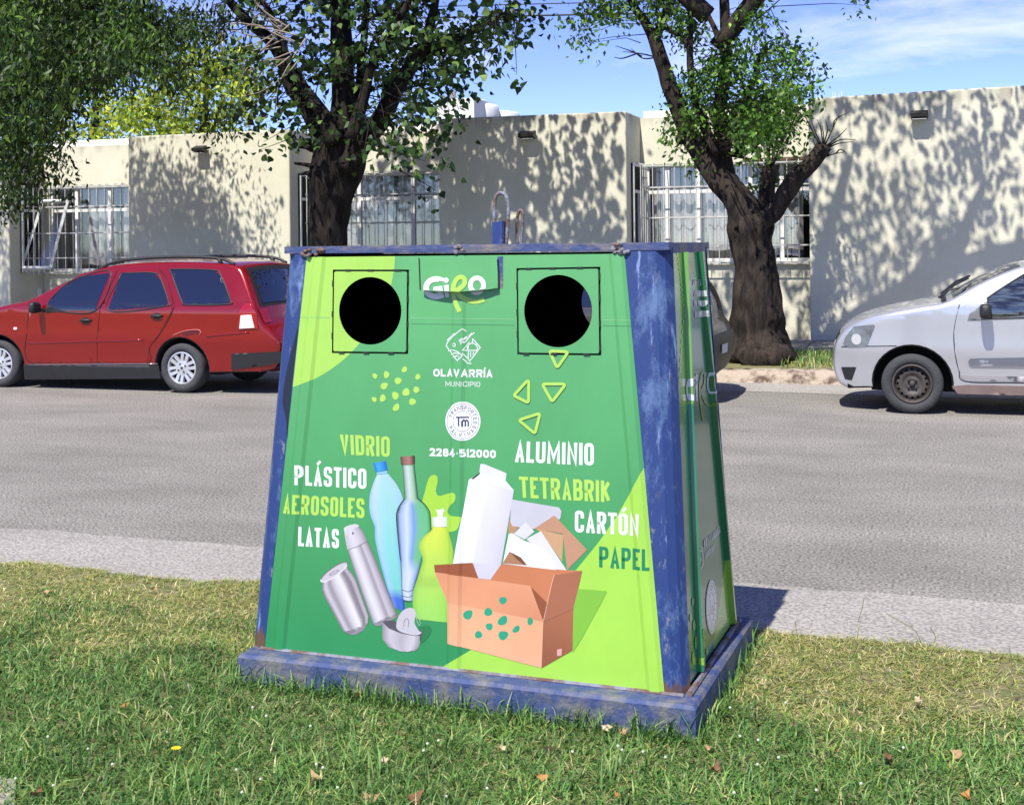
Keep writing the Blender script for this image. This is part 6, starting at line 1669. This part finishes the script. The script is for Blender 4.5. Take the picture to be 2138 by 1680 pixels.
P = np.stack([x, y, np.zeros(N0)], 1); d = P-CAMP; zz = d@_F; u = PXC+FPX*(d@_RR)/zz; v_ = PYC-FPX*(d@_UR)/zz
keep = (zz > 1) & (u > -900) & (u < 3500) & (v_ < 2000) & ~in_cont(x, y, -.004)
x, y, u, v_ = x[keep], y[keep], u[keep], v_[keep]
n1 = vnoise(x, y, 1.3, 1); n2 = vnoise(x, y, 4.5, 2); n3 = vnoise(x, y, .6, 5)
edge = np.array([VERGE(a) for a in x])
dry = np.clip((y-4.35+n1*1.0+n2*.6)/1.05, 0, .86)               # towards the road the lawn is parched
bare = (n2*.6+n1*.5+n3*.3) > (.50-.28*dry)
keep = (y < edge+.05*n2) & (rng.uniform(0, 1, len(x)) < np.where(bare, .25, 1)*(1-.12*dry))
x, y, dry, n1, n2, n3 = x[keep], y[keep], dry[keep], n1[keep], n2[keep], n3[keep]
n = len(x)
L = (rng.uniform(.030, .078, n)*(1+.45*np.clip(n1+n2*.5, -.6, .9)))*(1-.60*dry)+.006
W = rng.uniform(.0030, .0070, n)*(1-.30*dry)
lean = rng.uniform(.45, 1.45, n)+.1*dry
green = np.array([rgb(*c)[:3] for c in ((80, 122, 50), (98, 138, 62), (120, 154, 78), (62, 102, 44), (146, 170, 102), (100, 144, 80))])
straw = np.array([rgb(*c)[:3] for c in ((204, 194, 136), (184, 182, 106), (166, 174, 88), (212, 202, 152), (142, 160, 76))])
isdry = rng.uniform(0, 1, n) < (.035+.78*dry+.07*(n2 > .25))
cols = np.where(isdry[:, None], straw[rng.integers(0, len(straw), n)], green[rng.integers(0, len(green), n)])*rng.uniform(.65, 1.2, (n, 1))*(1+.35*np.clip(n2+n3*.6, -.7, .6))[:, None]
parts = [blades(x, y, .008, L, W, lean, cols, .6)]
# flat thatch of short dead bits between the blades
pk = .12+dry; k = rng.choice(n, 60000, p=pk/pk.sum()); xs_, ys_ = x[k]+rng.normal(0, .03, 60000), np.minimum(y[k]+rng.normal(0, .03, 60000), 5.72)
m_ = ~in_cont(xs_, ys_, 0); xs_, ys_ = xs_[m_], ys_[m_]
parts.append(blades(xs_, ys_, .013, rng.uniform(.02, .06, len(xs_)), rng.uniform(.002, .005, len(xs_)), rng.uniform(1.2, 1.5, len(xs_)), straw[rng.integers(0, 5, len(xs_))]*rng.uniform(.5, 1.0, (len(xs_), 1)), .1))
# longer tufts against the plinth and here and there
tx, ty = [], []
for _ in range(760):
    a = rng.uniform(px0-.03, px1+.03); q = BO+bu*a+bv*(py0-rng.uniform(.0, .05)); tx.append(q[0]); ty.append(q[1])
for _ in range(170):
    a = rng.uniform(py0, py1); q = BO+bv*a+bu*(px1+rng.uniform(.0, .05)); tx.append(q[0]); ty.append(q[1])
for _ in range(34):
    c = on_z(rng.uniform(-100, 2250), rng.uniform(1480, 1690)); nb = rng.integers(8, 20)
    tx += list(c[0]+rng.normal(0, .03, nb)); ty += list(c[1]+rng.normal(0, .03, nb))
tx, ty = np.array(tx), np.array(ty); m_ = ~in_cont(tx, ty, .002); tx, ty = tx[m_], ty[m_]; n = len(tx)
parts.append(blades(tx, ty, .008, rng.uniform(.06, .15, n), rng.uniform(.003, .007, n), rng.uniform(.1, 1.0, n), green[rng.integers(0, 6, n)]*rng.uniform(.8, 1.3, (n, 1)), .7))
V, T, C = merge(parts)
gr = np_mesh('grass', V, T, C, m_grass); gr['kind'] = 'stuff'
# seed stalks: thin pale stems with a narrow head
b = MB()
for (a, c, e, hd) in (((1150, 1450), (1128, 1375), (1092, 1334), 0), ((700, 1400), (712, 1350), (718, 1322), 1), ((668, 1448), (690, 1475), (745, 1580), 0), ((1785, 1370), (1790, 1330), (1794, 1302), 1), ((1925, 1352), (1910, 1316), (1852, 1281), 0), ((1945, 1355), (1953, 1330), (1942, 1308), 0), ((1672, 1400), (1668, 1350), (1660, 1296), 0), ((1720, 1410), (1718, 1380), (1728, 1360), 0), ((478, 1330), (476, 1290), (480, 1262), 0), ((2110, 1440), (2112, 1390), (2108, 1352), 0), ((345, 1470), (350, 1440), (342, 1400), 1), ((405, 1480), (400, 1455), (392, 1425), 1), ((655, 1450), (668, 1470), (690, 1490), 1), ((1790, 1300), (1800, 1270), (1803, 1250), 0), ((1270, 1410), (1262, 1375), (1268, 1345), 0)):
    p = on_z(*a); d0 = ray(*a); tt = (p-CAMP)@_F
    q = [CAMP+ray(*w)*tt for w in (c, e)]
    b.tube(crom([p, q[0], q[1]], 5), .0016, 4, col=(.30, .30, .14))
    if hd: b.tube([q[1], (q[0]+q[1])/2*.4+q[1]*.6, (q[0]*.6+q[1]*.4)], [.001, .0045, .002], 6, col=(.52, .47, .30))
o = b.build('grass_stalks', m_grass, attr=True); o['kind'] = 'stuff'
# far verge across the street
nf = 11000; x = rng.uniform(-7.5, 2.2, nf); y = rng.uniform(16.0, 17.86, nf)
k = (np.abs(x-tb.location.x) > .35) | (y > 17.2); x, y = x[k], y[k]; n = len(x)
dr = rng.uniform(0, 1, n) < np.clip((16.7-y)*1.0+.15, .12, .8)
cols = np.where(dr[:, None], straw[rng.integers(0, 5, n)], green[rng.integers(0, 6, n)])*rng.uniform(.7, 1.2, (n, 1))
V, T, C = blades(x, y, .148+(y-15.95)*.03, rng.uniform(.05, .17, n), rng.uniform(.008, .014, n), rng.uniform(.1, 1.0, n), cols)
o = np_mesh('far_grass', V, T, C, m_grass); o['kind'] = 'stuff'
# tiny white clover heads
b = MB()
for _ in range(46):
    p = on_z(rng.uniform(-50, 2180), rng.uniform(1440, 1690))
    if in_cont(np.array([p[0]]), np.array([p[1]]), .02)[0]: continue
    b.lathe([(0, -.004), (.0045, -.002), (.005, .001), (.003, .004), (0, .005)], 6, axis='z', org=(p[0], p[1], rng.uniform(.035, .055)), col=(.72, .74, .60))
o = b.build('clover_heads', m_grass, attr=True); o['kind'] = 'stuff'
# fallen leaves, each its own
def dry_leaf(px, py, size, c, label, seed):
    size *= .74; p = on_z(px, py, .035); r = random.Random(seed); b = MB(); out = []
    n = 15
    for i in range(n):
        a = 2*math.pi*i/n; k = 1+.22*math.cos(a*5+seed)+r.uniform(-.08, .08)
        out.append((size*k*math.cos(a)*.62, size*k*math.sin(a)*.42))
    v, T = cdt(out, (), (), size*.22); cu = r.uniform(.4, 1.1)/size; rot = Matrix.Rotation(r.uniform(0, 6.28), 3, 'Z') @ Matrix.Rotation(r.uniform(.25, .8), 3, 'X')
    vs = [rot @ Vector((x, y, cu*x*x*1.2-cu*.8*y*y+.15*abs(y))) for x, y in v]
    cc = [tuple(np.array(rgb(*c)[:3])*r.uniform(.75, 1.15)) for _ in vs]
    b.add(vs, T, 0, cc)
    b.tube([rot @ Vector((size*.6, 0, cu*size*size*.4)), rot @ Vector((size*.95, .004, cu*size*size*.5))], .0012, 4, col=rgb(110, 80, 50)[:3])
    o = b.build('dry_leaf', m_dryleaf, attr=True, smooth=False, loc=tuple(p)); tag(o, label, 'leaf', 'dry leaves fallen on the lawn')
m_dryleaf = mat('dry leaf', (1, 1, 1, 1), .8, attr=True, trans=.2, spec=.2)
TAN, BRN, PALE, ORG = (176, 146, 108), (128, 92, 66), (196, 178, 142), (180, 132, 78)
for i, (a, c2, s, c, lab) in enumerate([
    (752, 1449, .050, ORG, 'orange-tan dry leaf against the plinth below the open tin picture'), (660, 1630, .060, TAN, 'broad tan dry leaf near the bottom edge, left of the curled one'),
    (776, 1666, .056, TAN, 'curled tan dry leaf at the very bottom left of centre'), (862, 1668, .060, BRN, 'brown folded dry leaf at the bottom edge, beside a tan one'),
    (1152, 1562, .058, TAN, 'upright tan dry leaf standing in the grass below the printed box'), (1133, 1622, .042, ORG, 'narrow orange dry leaf just below the upright tan leaf'),
    (800, 1588, .040, PALE, 'pale cream dry leaf in the grass below the middle of the container'), (1291, 1662, .036, ORG, 'small orange dry leaf at the bottom below the right end of the container'),
    (1268, 1519, .040, PALE, 'pale dry leaf lying close to the front plinth near its right end'), (1300, 1526, .036, TAN, 'tan dry leaf beside the pale one at the right end of the plinth'),
    (1052, 1560, .030, PALE, 'tiny pale curled leaf left of the upright tan leaf'), (1853, 1584, .050, BRN, 'brown dry leaf in the thick grass right of the container'),
    (2002, 1575, .050, TAN, 'tan dry leaf in the grass near the right edge'), (1915, 1468, .052, PALE, 'pale tan dry leaf on the parched lawn at right'),
    (2120, 1457, .050, PALE, 'pale split leaf at the right edge beside the parched grass'), (1492, 1607, .050, BRN, 'dark brown dry leaf below the right corner of the plinth'),
    (2015, 1662, .046, ORG, 'orange dry leaf at the bottom right corner'), (258, 1474, .036, ORG, 'small orange dry leaf in the grass at left'),
    (95, 1236, .044, TAN, 'tan dry leaf on the parched grass at the far left'), (322, 1230, .040, TAN, 'tan dry leaf on the parched grass edge near the road at left'),
    (16, 1490, .042, PALE, 'pale dry leaf at the left edge of the lawn'), (190, 1545, .034, PALE, 'small pale leaf on the lawn above the concrete corner'), (80, 1655, .046, BRN, 'brown dry leaf beside the concrete slab corner'), (1480, 1560, .03, TAN, 'small tan leaf in front of the right plinth corner')]):
    dry_leaf(a, c2, s, c, lab, i+3)
# the one yellow flower
p = on_z(368, 1598, .0); f = empty('yellow_flower', 'single bright yellow flower standing in the grass at bottom left', 'flower', tuple(p))
b = MB(); b.tube([(0, 0, .0), (.004, 0, .03), (0, 0, .055)], .0015, 5); b.build('stem', mat('flower stem', rgb(90, 130, 60), .6), f)
b = MB()
for k in range(12):
    a = 2*math.pi*k/12; c, s = math.cos(a), math.sin(a)
    b.add([(0, 0, .055), (.010*c-.004*s, .010*s+.004*c, .060), (.017*c, .017*s, .058), (.010*c+.004*s, .010*s-.004*c, .060)], [(0, 1, 2), (0, 2, 3)])
b.build('petals', mat('yellow petals', rgb(250, 205, 10), .6), f)
